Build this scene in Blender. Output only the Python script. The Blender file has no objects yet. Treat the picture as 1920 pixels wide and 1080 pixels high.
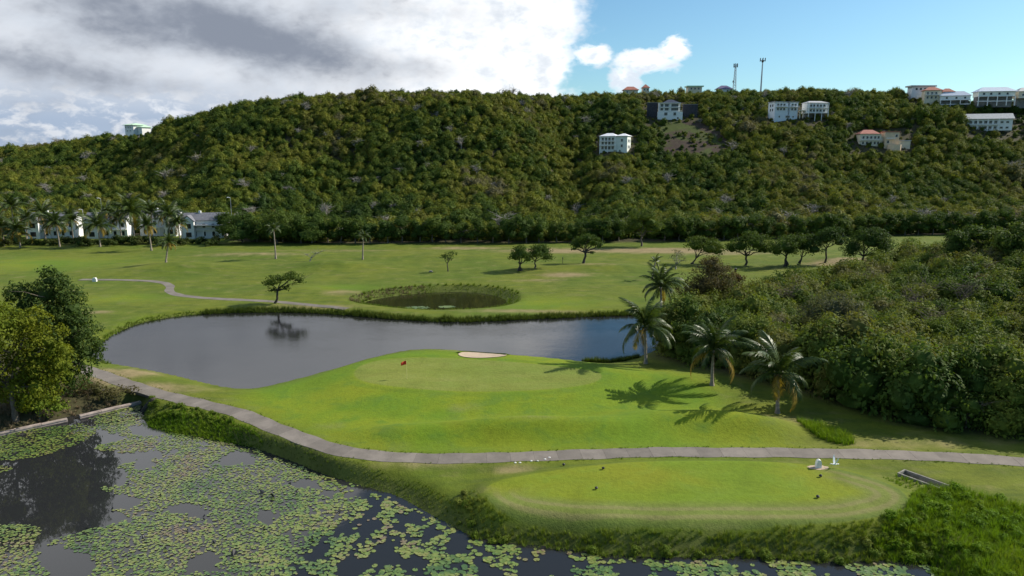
import bpy, math, random
import numpy as np
from math import radians, sin, cos, pi, atan, atan2, sqrt
from mathutils import Vector

S = bpy.context.scene
COL = S.collection
random.seed(7)

# ------------------------------------------------------------------ camera
CAMZ, FPX, HOR = 30.0, 1300.0, 290.0          # height (m), focal length in photo pixels, horizon row
PITCH = atan((540 - HOR) / FPX)
cam = bpy.data.cameras.new('camera')
cam.sensor_width = 36.0
cam.lens = 36.0 * FPX / 1920.0
cam.clip_start, cam.clip_end = 0.5, 20000
camo = bpy.data.objects.new('camera', cam)
COL.objects.link(camo)
camo.location = (0, 0, CAMZ)
camo.rotation_euler = (pi / 2 - PITCH, 0, 0)
S.camera = camo

# ------------------------------------------------------------------ sun, sky, exposure
SUN_AZ, SUN_EL = radians(71), radians(35)      # azimuth from +Y towards +X
sl = bpy.data.lights.new('sun', 'SUN')
sl.energy, sl.angle, sl.color = 5.0, radians(0.5), (1.0, 0.93, 0.80)
so = bpy.data.objects.new('sun', sl)
COL.objects.link(so)
sdir = Vector((sin(SUN_AZ) * cos(SUN_EL), cos(SUN_AZ) * cos(SUN_EL), sin(SUN_EL)))
so.rotation_euler = sdir.to_track_quat('Z', 'Y').to_euler()
so.location = (60, 40, 120)
S.view_settings.view_transform = 'Standard'
S.view_settings.look = 'None'
S.view_settings.exposure = 0.42
S.view_settings.gamma = 1.0
S.view_settings.use_curve_mapping = False
S.cycles.max_bounces = 6
S.cycles.diffuse_bounces = 2
S.cycles.glossy_bounces = 3
S.cycles.transmission_bounces = 3
S.cycles.transparent_max_bounces = 4
S.cycles.use_denoising = True


class NX:
    """small wrapper: arithmetic on node sockets"""
    def __init__(s, nt, sock): s.nt, s.s = nt, sock
    def _m(s, op, *a, clamp=False):
        n = s.nt.nodes.new('ShaderNodeMath'); n.operation = op; n.use_clamp = clamp
        for i, v in enumerate((s,) + a):
            if isinstance(v, NX): s.nt.links.new(v.s, n.inputs[i])
            else: n.inputs[i].default_value = v
        return NX(s.nt, n.outputs[0])
    def __add__(s, o): return s._m('ADD', o)
    def __radd__(s, o): return s._m('ADD', o)
    def __sub__(s, o): return s._m('SUBTRACT', o)
    def __rsub__(s, o): return s._m('MULTIPLY', -1.0)._m('ADD', o)
    def __mul__(s, o): return s._m('MULTIPLY', o)
    def __rmul__(s, o): return s._m('MULTIPLY', o)
    def __truediv__(s, o): return s._m('DIVIDE', o)
    def max(s, o): return s._m('MAXIMUM', o)
    def min(s, o): return s._m('MINIMUM', o)
    def f(s, op, *a): return s._m(op, *a)
    def ss(s, a, b):
        n = s.nt.nodes.new('ShaderNodeMapRange'); n.interpolation_type = 'SMOOTHSTEP'
        s.nt.links.new(s.s, n.inputs[0])
        if a < b:
            n.inputs[1].default_value, n.inputs[2].default_value = a, b
        else:
            n.inputs[1].default_value, n.inputs[2].default_value = b, a
            n.inputs[3].default_value, n.inputs[4].default_value = 1.0, 0.0
        return NX(s.nt, n.outputs[0])


def mixc(nt, fac, a, b, mode='MIX'):
    n = nt.nodes.new('ShaderNodeMix'); n.data_type = 'RGBA'; n.blend_type = mode
    for sock, v in ((n.inputs[0], fac), (n.inputs[6], a), (n.inputs[7], b)):
        if isinstance(v, NX): nt.links.new(v.s, sock)
        elif hasattr(v, 'is_output'): nt.links.new(v, sock)
        elif isinstance(v, (int, float)): sock.default_value = v
        else: sock.default_value = (*v, 1.0)
    return n.outputs[2]


def noise(nt, vec, scale, detail=4, rough=0.55, dist=0.0, out=0):
    n = nt.nodes.new('ShaderNodeTexNoise')
    n.inputs['Scale'].default_value = scale
    n.inputs['Detail'].default_value = detail
    n.inputs['Roughness'].default_value = rough
    n.inputs['Distortion'].default_value = dist
    if vec is not None: nt.links.new(vec, n.inputs['Vector'])
    return NX(nt, n.outputs[out]) if out == 0 else n.outputs[out]


def comb(nt, x, y, z):
    n = nt.nodes.new('ShaderNodeCombineXYZ')
    for i, v in enumerate((x, y, z)):
        if isinstance(v, NX): nt.links.new(v.s, n.inputs[i])
        else: n.inputs[i].default_value = v
    return n.outputs[0]


W = bpy.data.worlds.new('World'); S.world = W; W.use_nodes = True
W.cycles.sampling_method = 'MANUAL'; W.cycles.sample_map_resolution = 256
nt = W.node_tree; nt.nodes.clear()
tc = nt.nodes.new('ShaderNodeTexCoord')
sep = nt.nodes.new('ShaderNodeSeparateXYZ'); nt.links.new(tc.outputs['Generated'], sep.inputs[0])
dx, dy, dz = (NX(nt, sep.outputs[i]) for i in range(3))
sky = nt.nodes.new('ShaderNodeTexSky'); sky.sky_type = 'NISHITA'; sky.sun_disc = False
sky.sun_elevation, sky.sun_rotation = SUN_EL, SUN_AZ
sky.altitude = 50; sky.air_density = 1.0; sky.dust_density = 0.55; sky.ozone_density = 2.0
skyc = mixc(nt, 1.0, sky.outputs[0], (0.62, 0.84, 0.90), "MULTIPLY")
az = dx.f('ARCTAN2', dy) * (180 / pi)
el = dz.f('ARCSINE') * (180 / pi)
den = dz.max(0.0) + 0.16
pl = comb(nt, dx / den, dy / den, 0.0)
ang = comb(nt, az * 0.05, el * 0.085, 0.0)
n_big = noise(nt, pl, 0.55, 3, 0.55, 0.3)
n_ang = noise(nt, ang, 2.2, 5, 0.58, 0.2)
n_fine = noise(nt, ang, 6.0, 4, 0.55, 0.0)
# a cloud bank over the left half whose edge leans left with height
n_pf = noise(nt, ang, 13.0, 4, 0.6, 0.3)
edge = az - 4.3 - el.ss(9.0, 13.0) * 0.4 + (el - 15.5).max(0.0) * 1.6 + (4.5 - el).max(0.0) * 0.6
edge = edge + (n_ang - 0.5) * (11.0 - el.ss(9.0, 14.0) * 5.0) + (n_fine - 0.5) * 5.0 + (n_pf - 0.5) * 2.2
bank = edge.ss(1.5, -0.9) * (az + n_ang * 40.0).ss(-95.0, -60.0)  # bank is cut off behind the camera, out of view, to reduce sky fill
# two smaller puffs of cumulus right of its edge
def puff(a0, e0, ra, re):
    da = (az - a0) / ra; de = (el - e0) / re
    return da * da + de * de
pd_ = puff(10.6, 7.1, 2.5, 0.95).min(puff(8.9, 5.7, 1.2, 1.2)).min(puff(12.6, 7.9, 1.15, 1.0)).min(puff(6.3, 7.6, 1.5, 0.8))
p1 = (pd_ + (n_pf - 0.5) * 3.6 + (n_fine - 0.5) * 1.6).ss(1.55, 0.25)
wisp = (n_pf * edge.ss(8.0, 0.0)).ss(0.42, 0.85) * 0.3 * el.ss(7.0, 9.5)
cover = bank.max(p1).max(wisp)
# tone: white by the sunward edge, grey undersides in broad slanting bands to the left
def blob(a0, e0, ra, re, tilt, k):
    da = az - a0; de = (el - e0 - da * tilt) / re; da = da / ra
    return (da * da + de * de).f('MULTIPLY', -1.0)._m('EXPONENT') * k
band = noise(nt, comb(nt, az * 0.034, el * 0.085, 3.1), 1.6, 3, 0.5, 0.3)
dk = blob(-23.0, 8.6, 13.0, 2.3, -0.16, 0.95) + blob(-33.0, 5.6, 10.0, 1.0, -0.10, 0.85) + blob(-10.0, 7.0, 9.0, 1.5, -0.1, 0.55) + blob(-5.0, 10.5, 8.0, 1.3, 0.0, 0.35) + el.ss(11.0, 14.0) * 0.15
dk = dk * 0.8 + az.ss(-4.0, -24.0) * 0.30 + (band - 0.5) * 1.1 + (n_ang - 0.5) * 1.7 + (n_fine - 0.5) * 0.9 + (n_pf - 0.5) * 0.7
dark = dk.ss(-0.05, 1.25) * edge.ss(-1.0, -9.0) * el.ss(22.0, 14.0)
lowl = el.ss(6.0, 2.0) * az.ss(-12.0, -26.0)
white = mixc(nt, (n_fine * 0.6 + n_pf * 0.4).ss(0.34, 0.62), (5.4, 5.8, 6.3), (8.6, 8.7, 8.8))
white = mixc(nt, az.ss(-6.0, -20.0) * 0.75, white, (4.6, 4.95, 5.5))
white = mixc(nt, el.ss(13.0, 22.0), white, (9.0, 9.2, 9.6))
white = mixc(nt, lowl * (1.0 - n_pf.ss(0.45, 0.65)) * 0.9, white, (2.5, 3.2, 4.3))
cc = mixc(nt, dark, white, (1.8, 2.05, 2.55))
pw = mixc(nt, p1 * (1.0 - bank), cc, mixc(nt, (n_pf * 0.7 + (el - 6.5) * 0.08 + 0.1).ss(0.35, 0.62), (5.2, 5.8, 6.5), (8.4, 8.5, 8.6)))
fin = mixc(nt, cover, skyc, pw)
fin = mixc(nt, dz.ss(0.0, -0.05), fin, (0.6, 0.7, 0.55))
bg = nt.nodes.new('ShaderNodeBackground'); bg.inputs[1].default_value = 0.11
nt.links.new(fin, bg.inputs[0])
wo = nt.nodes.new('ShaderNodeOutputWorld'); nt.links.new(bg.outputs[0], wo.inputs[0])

# ------------------------------------------------------------------ projection helpers
SP, CP = sin(PITCH), cos(PITCH)

def ray(px, py):
    cx, cy = (px - 960) / FPX, (540 - py) / FPX
    return np.array([cx, CP + SP * cy, -SP + CP * cy])

def at_z(px, py, z=0.0):
    r = ray(px, py); t = (z - CAMZ) / r[2]
    return r[0] * t, r[1] * t

def at_y(px, py, Y):
    r = ray(px, py); t = Y / r[1]
    return Vector((r[0] * t, Y, CAMZ + r[2] * t))

def project(X, Y, Z):
    zc = Z - CAMZ
    fw = Y * CP - zc * SP
    up = Y * SP + zc * CP
    return 960 + FPX * X / fw, 540 - FPX * up / fw

def poly(pts, z=0.0):
    return np.array([at_z(x, y, z) for x, y in pts])

def smooth(pts, n=2):
    p = np.asarray(pts, float)
    for _ in range(n):
        q = np.roll(p, -1, 0)
        p = np.stack([p * .75 + q * .25, p * .25 + q * .75], 1).reshape(-1, 2)
    return p

def sdist(P, X, Y):
    """signed distance to polygon (negative inside)"""
    X = np.asarray(X, float); Y = np.asarray(Y, float)
    d = np.full(X.shape, 1e18); ins = np.zeros(X.shape, bool)
    m = 60.0
    act = (X > P[:, 0].min() - m) & (X < P[:, 0].max() + m) & (Y > P[:, 1].min() - m) & (Y < P[:, 1].max() + m)
    out = np.full(X.shape, 60.0)
    if not act.any(): return out
    x, y = X[act], Y[act]
    d = np.full(x.shape, 1e18); ins = np.zeros(x.shape, bool)
    for a, b in zip(P, np.roll(P, -1, 0)):
        ex, ey = b - a
        wx, wy = x - a[0], y - a[1]
        t = np.clip((wx * ex + wy * ey) / (ex * ex + ey * ey + 1e-12), 0, 1)
        d = np.minimum(d, (wx - ex * t) ** 2 + (wy - ey * t) ** 2)
        c = ((a[1] <= y) != (b[1] <= y))
        with np.errstate(divide='ignore', invalid='ignore'):
            xi = a[0] + (y - a[1]) / (ey if abs(ey) > 1e-12 else 1e-12) * ex
        ins ^= c & (x < xi)
    s = np.sqrt(d); s[ins] *= -1
    out[act] = s
    return out

def ldist(L, X, Y):
    """distance to an open polyline"""
    X = np.asarray(X, float); Y = np.asarray(Y, float)
    d = np.full(X.shape, 1e18)
    for a, b in zip(L[:-1], L[1:]):
        ex, ey = b - a
        wx, wy = X - a[0], Y - a[1]
        t = np.clip((wx * ex + wy * ey) / (ex * ex + ey * ey + 1e-12), 0, 1)
        d = np.minimum(d, (wx - ex * t) ** 2 + (wy - ey * t) ** 2)
    return np.sqrt(d)

def sst(t, a=0.0, b=1.0):
    t = np.clip((np.asarray(t, float) - a) / (b - a), 0, 1)
    return t * t * (3 - 2 * t)

_rs = np.random.RandomState(3)
_wv = _rs.normal(size=(40, 2)); _ph = _rs.uniform(0, 6.28, 40)
def wav(X, Y, scale, k=0, n=6):
    r = 0
    for i in range(n):
        v = _wv[(k * 7 + i) % 40]; v = v / np.hypot(*v) * (0.7 + 0.25 * i)
        r = r + np.sin((X * v[0] + Y * v[1]) * 6.283 / scale + _ph[(k * 5 + i) % 40]) / (1 + .5 * i)
    return r / 2.6

# ------------------------------------------------------------------ the lie of the land (all outlines on the ground, in metres)
LAKE_Z, POND_Z, RING_Z = -0.7, -1.3, -1.2
LAKE = smooth(poly([(163, 668), (185, 648), (215, 626), (260, 606), (330, 593), (400, 588), (500, 585), (570, 586), (640, 590), (700, 595),
    (760, 600), (830, 604), (900, 603), (1000, 598), (1100, 594), (1180, 591), (1265, 590), (1290, 615), (1262, 645), (1200, 668), (1150, 680),
    (1100, 678), (1040, 671), (980, 666), (930, 662), (870, 657), (810, 653), (760, 656), (700, 669), (640, 687), (580, 704), (520, 719),
    (480, 728), (430, 727), (380, 716), (320, 701), (260, 689), (210, 681), (172, 674)], LAKE_Z), 1)
POND = smooth(poly([(-900, 980), (-300, 870), (-60, 824), (0, 811), (70, 795), (130, 781), (200, 765), (262, 751), (274, 772), (264, 786), (290, 803), (350, 815), (420, 826), (480, 839),
    (560, 868), (600, 886), (650, 902), (700, 917), (745, 930), (800, 962), (850, 988), (885, 1008), (940, 1018), (1000, 1022), (1080, 1032),
    (1150, 1042), (1250, 1046), (1400, 1042), (1500, 1052), (1600, 1056), (1690, 1046), (1740, 1052), (1775, 1075), (1790, 1120), (1800, 1300),
    (1500, 1700), (-900, 1700)], POND_Z), 1)
RING = smooth(poly([(676, 570), (700, 562), (740, 555), (800, 549), (870, 547), (920, 552), (948, 562), (950, 572), (930, 579), (880, 583), (820, 584),
    (760, 581), (710, 576)], RING_Z), 2)
TEE = smooth(poly([(905, 925), (925, 950), (980, 967), (1080, 978), (1200, 982), (1400, 983), (1560, 982), (1640, 972), (1695, 955), (1708, 938), (1690, 918),
    (1650, 900), (1600, 886), (1560, 877), (1480, 868), (1380, 861), (1200, 863), (1080, 876), (960, 894), (915, 908)], 0.5), 2)
GREEN = smooth(poly([(660, 705), (672, 685), (720, 672), (800, 668), (900, 674), (1000, 682), (1090, 692), (1130, 702), (1125, 716), (1060, 727), (960, 733),
    (840, 732), (740, 726), (685, 718)], 0.8), 2)
BUNKER = smooth(poly([(858, 663), (872, 655), (900, 654), (928, 658), (952, 663), (948, 670), (915, 675), (882, 675), (862, 671)], 0.4), 2)
PATH_PX = [(60, 655), (110, 675), (165, 694), (210, 709), (270, 731), (330, 746), (400, 762), (450, 774), (500, 795), (560, 820), (620, 840), (680, 852), (740, 857),
    (820, 859), (900, 858), (1000, 855), (1100, 851), (1200, 848), (1300, 847), (1400, 848), (1500, 848.5), (1600, 850), (1700, 853), (1800, 857),
    (1920, 865), (2050, 877), (2300, 905)]
FPATH_PX = [(150, 524), (230, 524), (290, 526), (314, 531), (320, 538), (316, 545), (326, 552), (360, 557), (430, 562), (510, 566), (600, 573), (650, 579)]

def chaikin(p, n=3):
    p = np.asarray(p, float)
    for _ in range(n):
        q = np.stack([p[:-1] * .75 + p[1:] * .25, p[:-1] * .25 + p[1:] * .75], 1).reshape(-1, 2)
        p = np.vstack([p[:1], q, p[-1:]])
    return p

def resample(L, step):
    seg = np.hypot(*np.diff(L, axis=0).T); s = np.r_[0, np.cumsum(seg)]
    n = max(2, int(round(s[-1] / step)) + 1); t = np.linspace(0, s[-1], n)
    return np.stack([np.interp(t, s, L[:, 0]), np.interp(t, s, L[:, 1])], 1)

PATH = resample(chaikin(poly(PATH_PX, 0.15)), 0.6)
FPATH = resample(chaikin(poly(FPATH_PX, 0.0)), 0.8)
DRAIN = np.array([at_z(1698, 889, 0.0), at_z(1768, 914, 0.0)])

MOUNDS = [  # px, py, z guess, height, radius across, radius along the view
    (760, 806, .5, .75, 5, 2.2), (900, 800, .6, 1.05, 6, 2.3), (1010, 797, .6, 1.15, 6, 2.5), (1130, 798, .6, .9, 6, 2.4), (1240, 783, .6, 1.05, 6, 3.0),
    (1350, 790, .5, 1.2, 5, 3.0), (1440, 800, .5, 1.15, 4.2, 2.6), (1300, 715, .5, .8, 5, 4), (1190, 705, .5, .6, 6, 4),
    (340, 503, 0, 1.5, 13, 6), (620, 500, 0, 1.7, 11, 6), (250, 512, 0, .7, 12, 5), (1130, 502, 0, 1.1, 11, 5), (990, 505, 0, .5, 9, 5), (1560, 492, 0, 1.2, 12, 6),
    (560, 545, 0, .6, 8, 5), (480, 480, 0, .8, 20, 8), (800, 480, 0, .6, 20, 7)]
MOUNDS = [(*at_z(a, b, c), h, rx, ry) for a, b, c, h, rx, ry in MOUNDS]

_sx = np.array([-700, -300, 0, 80, 200, 300, 400, 480, 560, 700, 800, 900, 1000, 1060, 1150, 1300, 1400, 1500, 1600, 1700, 1800, 1920, 2300, 2800])
_sy = np.array([288, 285, 279, 274, 257, 238, 212, 192, 178, 169, 169, 170, 175, 177, 176, 170, 168, 164, 168, 172, 184, 190, 205, 240])
_rx = np.array([-700, -300, 0, 300, 600, 900, 1000, 1100, 1300, 1500, 1920, 2300, 2800])
_ry = np.array([600, 560, 520, 455, 425, 425, 445, 470, 470, 455, 435, 425, 420])
_ex = np.array([-700, 0, 400, 440, 560, 960, 1300, 1700, 1900, 2800])
_ey = np.array([262, 262, 262, 244, 238, 238, 243, 262, 268, 270])

def hillf(X, Y):
    px = 960 + FPX * X / np.maximum(Y, 1) * CP
    yr = np.interp(px, _rx, _ry); ye = np.interp(px, _ex, _ey); sy = np.interp(px, _sx, _sy)
    t = (Y - ye) / (yr - ye)
    r2 = ((540 - sy) / FPX)
    zr = CAMZ + (-SP + CP * r2) / (CP + SP * r2) * yr - 5.0
    zr = np.maximum(zr, 6)
    tt = np.clip(t, 0, 1)
    prof = 0.13 * tt + 0.87 * sst(tt ** 1.45)
    z = zr * np.where(t <= 1, prof, np.maximum(0.05, 1 - 0.55 * (t - 1) ** 1.3))
    mid = np.clip(tt * (1 - tt) * 4, 0, 1)
    u = px
    z = z + mid * (-7 * np.exp(-((u - 1035 - (1 - tt) * 60) / 45) ** 2) + 4.5 * np.exp(-((u - 1160) / 60) ** 2)
                   + 4.0 * np.exp(-((u - 860) / 70) ** 2) - 4.0 * np.exp(-((u - 640) / 60) ** 2) + 4 * np.exp(-((u - 420) / 70) ** 2)
                   + 3.0 * wav(X, Y, 95, 2))
    return np.where(t > 0, np.maximum(z, 0), 0)

def zfun(X, Y, want=False):
    X = np.asarray(X, float); Y = np.asarray(Y, float)
    near = np.clip(1 - (Y - 200) / 100, 0, 1)
    g = 0.16 * wav(X, Y, 38, 1) * near
    for mx, my, h, rx, ry in MOUNDS:
        g = g + h * np.exp(-((X - mx) / rx) ** 2 - ((Y - my) / ry) ** 2)
    sg = sdist(GREEN, X, Y)
    g = g + 0.75 * sst(-sg, -9, 1)
    sb = sdist(BUNKER, X, Y)
    g = g - 0.3 * sst(-sb, -0.5, 1.8)
    stee = sdist(TEE, X, Y)
    g = g * (1 - sst(-stee, -3, 0)) + 0.55 * sst(-stee, -2.5, 0.6)
    # knoll that carries the thicket on the right
    kx, ky = at_z(2050, 560, 0)
    g = g + 7.5 * np.exp(-((X - kx) / 34) ** 2 - ((Y - ky) / 42) ** 2)
    pd = ldist(PATH[::3], X, Y)
    g = g * (1 - 0.9 * sst(3.2 - pd, 0, 1.7)) + 0.1 * sst(3.2 - pd, 0, 1.7)
    dd = ldist(DRAIN, X, Y)
    g = g - 0.75 * sst(1.0 - dd, 0.25, 0.6)
    g = g + hillf(X, Y)
    sl_ = sdist(LAKE, X, Y); sp = sdist(POND, X, Y); sr = sdist(RING, X, Y)
    wl = np.where(Y > 118, 2.2, 4.5)
    for s_, wz, w in ((sl_, LAKE_Z, wl), (sr, RING_Z, 4.2), (sp, POND_Z, np.clip(sp + pd - 1.7, .9, 3.0))):
        up = np.clip(s_ / w, 0, 1) ** 0.8
        g = np.where(s_ >= 0, wz + (g - wz) * sst(up), np.minimum(g, wz + np.maximum(s_ * 0.6, -2.0)))
    if want:
        return g, dict(lake=sl_, pond=sp, ring=sr, tee=stee, green=sg, path=pd, bunker=sb)
    return g

def zat(x, y): return float(zfun(np.array([x]), np.array([y]))[0])

_T = np.r_[np.arange(36, 300, 0.4), np.arange(300, 620, 1.0)]
def hit(px, py, fallback=None):
    r = ray(px, py); t = _T / r[1]
    X, Y, Z = r[0] * t, _T, CAMZ + r[2] * t
    zz = zfun(X, Y)
    k = np.where(Z <= zz)[0]
    if len(k) == 0:
        return at_y(px, py, fallback or 430)
    k = k[0]
    return Vector((float(X[k]), float(Y[k]), float(zz[k])))

SOIL = smooth([tuple(hit(x, y))[:2] for x, y in [(1185, 262), (1228, 240), (1262, 229), (1310, 232), (1345, 252), (1372, 286), (1310, 289), (1240, 284)]], 1)

# ------------------------------------------------------------------ materials
MATS = {}
def newmat(name):
    m = bpy.data.materials.new(name); m.use_nodes = True
    MATS[name] = m
    nt = m.node_tree; nt.nodes.clear()
    out = nt.nodes.new('ShaderNodeOutputMaterial')
    return m, nt, out

def geo_pos(nt):
    return nt.nodes.new('ShaderNodeNewGeometry').outputs['Position']

def obj_co(nt):
    return nt.nodes.new('ShaderNodeTexCoord').outputs['Object']

def simple(name, col, rough=0.7, var=0.25, scale=3.0, metal=0.0, spec=0.4, rnd=0.0, bump=0.0, world=False):
    m, nt, out = newmat(name)
    p = nt.nodes.new('ShaderNodeBsdfPrincipled')
    p.inputs['Roughness'].default_value = rough
    p.inputs['Metallic'].default_value = metal
    p.inputs['Specular IOR Level'].default_value = spec
    v = geo_pos(nt) if world else obj_co(nt)
    n = noise(nt, v, scale, 5, 0.6)
    c = mixc(nt, n.ss(0.3, 0.7), tuple(x * (1 - var) for x in col), tuple(min(1, x * (1 + var)) for x in col))
    if rnd:
        oi = nt.nodes.new('ShaderNodeObjectInfo')
        k = NX(nt, oi.outputs['Random']) * (2 * rnd) + (1 - rnd)
        c = mixc(nt, 1.0, c, comb(nt, k, k, k), 'MULTIPLY')
    nt.links.new(c, p.inputs['Base Color'])
    if bump:
        b = nt.nodes.new('ShaderNodeBump'); b.inputs['Strength'].default_value = bump; b.inputs['Distance'].default_value = 0.05
        nt.links.new(noise(nt, v, scale * 6, 4).s, b.inputs['Height']); nt.links.new(b.outputs[0], p.inputs['Normal'])
    nt.links.new(p.outputs[0], out.inputs[0])
    return m

def leafmat(name, cols, trans=0.32, zone=0.02, zamt=0.5, rough=0.7, fine=1.2, zgain=2.2):
    """foliage: colour picked by a per-tree random value, a slow drift over the land and small leaf to leaf change"""
    m, nt, out = newmat(name)
    oi = nt.nodes.new('ShaderNodeObjectInfo')
    P = geo_pos(nt)
    r = NX(nt, oi.outputs['Random'])
    z = noise(nt, P, zone, 3, 0.5)
    k = r * (1 - zamt) + (z - 0.5) * (zamt * zgain) + zamt * 0.5
    rp = nt.nodes.new('ShaderNodeValToRGB'); nt.links.new(k.s, rp.inputs[0])
    e = rp.color_ramp.elements
    n = len(cols)
    e[0].position, e[1].position = 0.0, 1.0
    e[0].color, e[1].color = (*cols[0], 1), (*cols[-1], 1)
    for i, c in enumerate(cols[1:-1]):
        q = e.new((i + 1) / (n - 1)); q.color = (*c, 1)
    f = noise(nt, P, fine, 2, 0.6)
    kk = f * 1.1 + 0.45
    c = mixc(nt, 1.0, rp.outputs[0], comb(nt, kk, kk, kk * 0.9), 'MULTIPLY')
    d = nt.nodes.new('ShaderNodeBsdfPrincipled'); d.inputs['Roughness'].default_value = rough
    d.inputs['Specular IOR Level'].default_value = 0.12 if name != 'palm_leaf' else .3
    t = nt.nodes.new('ShaderNodeBsdfTranslucent')
    nt.links.new(c, d.inputs['Base Color'])
    nt.links.new(mixc(nt, 1.0, c, (1.25, 1.2, 0.55), 'MULTIPLY'), t.inputs['Color'])
    mx = nt.nodes.new('ShaderNodeMixShader'); mx.inputs[0].default_value = trans
    nt.links.new(d.outputs[0], mx.inputs[1]); nt.links.new(t.outputs[0], mx.inputs[2])
    nt.links.new(mx.outputs[0], out.inputs[0])
    return m

leafmat('forest_leaf', [(.030, .060, .014), (.054, .092, .018), (.084, .122, .021), (.120, .148, .024), (.165, .178, .028), (.140, .144, .034), (.150, .140, .078)], zone=0.016, zamt=0.45, fine=0.5, zgain=4.2)
leafmat('edge_leaf', [(.042, .076, .017), (.062, .100, .020), (.090, .125, .022)], zone=0.05, zamt=0.3, fine=0.5)
leafmat('thicket_leaf', [(.038, .072, .016), (.064, .106, .020), (.096, .138, .024), (.140, .170, .028), (.122, .126, .034), (.145, .138, .078)], zone=0.05, zamt=0.4, zgain=3.5, fine=0.9)
leafmat('fairway_leaf', [(.040, .075, .018), (.055, .092, .020)], zone=0.05, zamt=0.3, fine=0.8)
leafmat('yellow_leaf', [(.085, .140, .018), (.165, .185, .020), (.120, .165, .019)], zone=0.15, zamt=0.8, trans=.45)
leafmat('darkfeather_leaf', [(.050, .085, .022), (.072, .108, .028)], zone=0.2, zamt=0.6, trans=.4)
leafmat('brown_leaf', [(.080, .066, .034), (.095, .085, .036), (.075, .085, .030)], zone=0.3, zamt=0.9)
leafmat('red_leaf', [(.105, .060, .030), (.085, .075, .030)], zone=0.4, zamt=0.9)
leafmat('grey_leaf', [(.115, .120, .075), (.085, .100, .050)], zone=0.3, zamt=0.9)
leafmat('lime_leaf', [(.120, .160, .026), (.095, .140, .024)], zone=0.3, zamt=0.9)
leafmat('bank_leaf', [(.070, .118, .018), (.105, .160, .020), (.145, .195, .026), (.175, .170, .052)], zone=0.12, zamt=0.6, fine=1.5)
leafmat('lush_leaf', [(.090, .180, .012), (.130, .220, .014), (.180, .245, .018)], zone=0.15, zamt=0.7, fine=1.2)
leafmat('reed_leaf', [(.050, .085, .014), (.070, .105, .018), (.095, .120, .025)], zone=0.15, zamt=0.5, fine=1.2)
leafmat('rimgrass_leaf', [(.075, .125, .014), (.105, .160, .018), (.120, .165, .022)], zone=0.1, zamt=0.5, fine=1.2)
leafmat('dead_leaf', [(.140, .105, .070), (.190, .145, .100), (.110, .075, .050)], zone=0.5, zamt=0.5, trans=.15)
leafmat('palm_leaf', [(.048, .078, .018), (.062, .092, .020)], zone=0.1, zamt=0.2, trans=.28, rough=.42)
leafmat('palm_dry_leaf', [(.270, .195, .034), (.220, .165, .045)], zone=0.4, zamt=0.6, trans=.35)
leafmat('hedge_leaf', [(.035, .060, .014), (.050, .075, .018), (.070, .070, .025)], zone=0.2, zamt=0.7)
simple('bark', (.13, .105, .08), .9, .35, 2.5)
simple('pale_bark', (.26, .24, .21), .9, .3, 2.0)
simple('dark_bark', (.06, .05, .04), .95, .35, 3.0, bump=.6)
simple('palm_bark', (.24, .20, .16), .9, .3, 3.0)
simple('husk', (.15, .10, .04), .7, .3, 4.0)
simple('white_wall', (.74, .74, .72), .8, .05, .6)
simple('blue_white_wall', (.66, .70, .74), .8, .05, .6)
simple('cream_wall', (.66, .58, .44), .8, .08, .6)
simple('peach_wall', (.66, .50, .34), .8, .08, .6)
simple('mint_wall', (.70, .73, .66), .8, .05, .6)
simple('grey_wall', (.19, .19, .19), .85, .2, .8)
simple('stone_wall', (.045, .045, .055), .9, .35, 1.2)
simple('grey_roof', (.16, .16, .18), .6, .2, 1.5)
simple('lightgrey_roof', (.42, .42, .42), .6, .12, 1.0)
simple('slate_roof', (.05, .055, .075), .5, .2, 1.0)
simple('white_roof', (.74, .74, .76), .5, .06, 1.0)
simple('bluewhite_roof', (.58, .62, .70), .45, .08, 1.0)
simple('red_roof', (.38, .14, .10), .7, .2, 1.5)
simple('green_roof', (.46, .66, .46), .5, .1, 1.0)
simple('purple_roof', (.13, .11, .20), .6, .2, 1.0)
simple('glass', (.02, .025, .035), .12, .2, 1.0, spec=.6)
simple('white_paint', (.80, .80, .79), .5, .04, 1.0)
simple('metal', (.38, .39, .41), .45, .15, 2.0, metal=.6)
simple('dark_metal', (.09, .09, .10), .5, .2, 2.0, metal=.3)
simple('black_plastic', (.012, .012, .014), .45, .2, 4.0)
simple('red_cloth', (.60, .045, .025), .8, .12, 4.0)
simple('yellow_paint', (.62, .56, .22), .5, .1, 4.0)
simple('feather', (.80, .82, .83), .8, .05, 6.0)
simple('beak', (.45, .30, .05), .5, .1, 6.0)
simple('white_stone', (.72, .70, .66), .85, .12, 3.0, bump=.3)
simple('old_concrete', (.33, .27, .24), .9, .3, 1.2, bump=.5)
simple('drain_concrete', (.20, .19, .165), .9, .3, 1.6, bump=.4)
simple('wet_mud', (.030, .024, .018), .8, .3, 1.0)  # very dark brown tone for the bottom of the drain trough
simple('slab', (.160, .138, .118), .88, .16, .55, rnd=.16, bump=.35, world=True)
simple('path_base', (.08, .07, .062), .95, .3, 1.0, world=True)
simple('far_path', (.155, .135, .115), .95, .2, .35, world=True)
simple('sand', (.40, .31, .22), .95, .10, 1.2, bump=.3, world=True)
simple('rock', (.22, .20, .18), .9, .35, 2.0, bump=.5)

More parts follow.
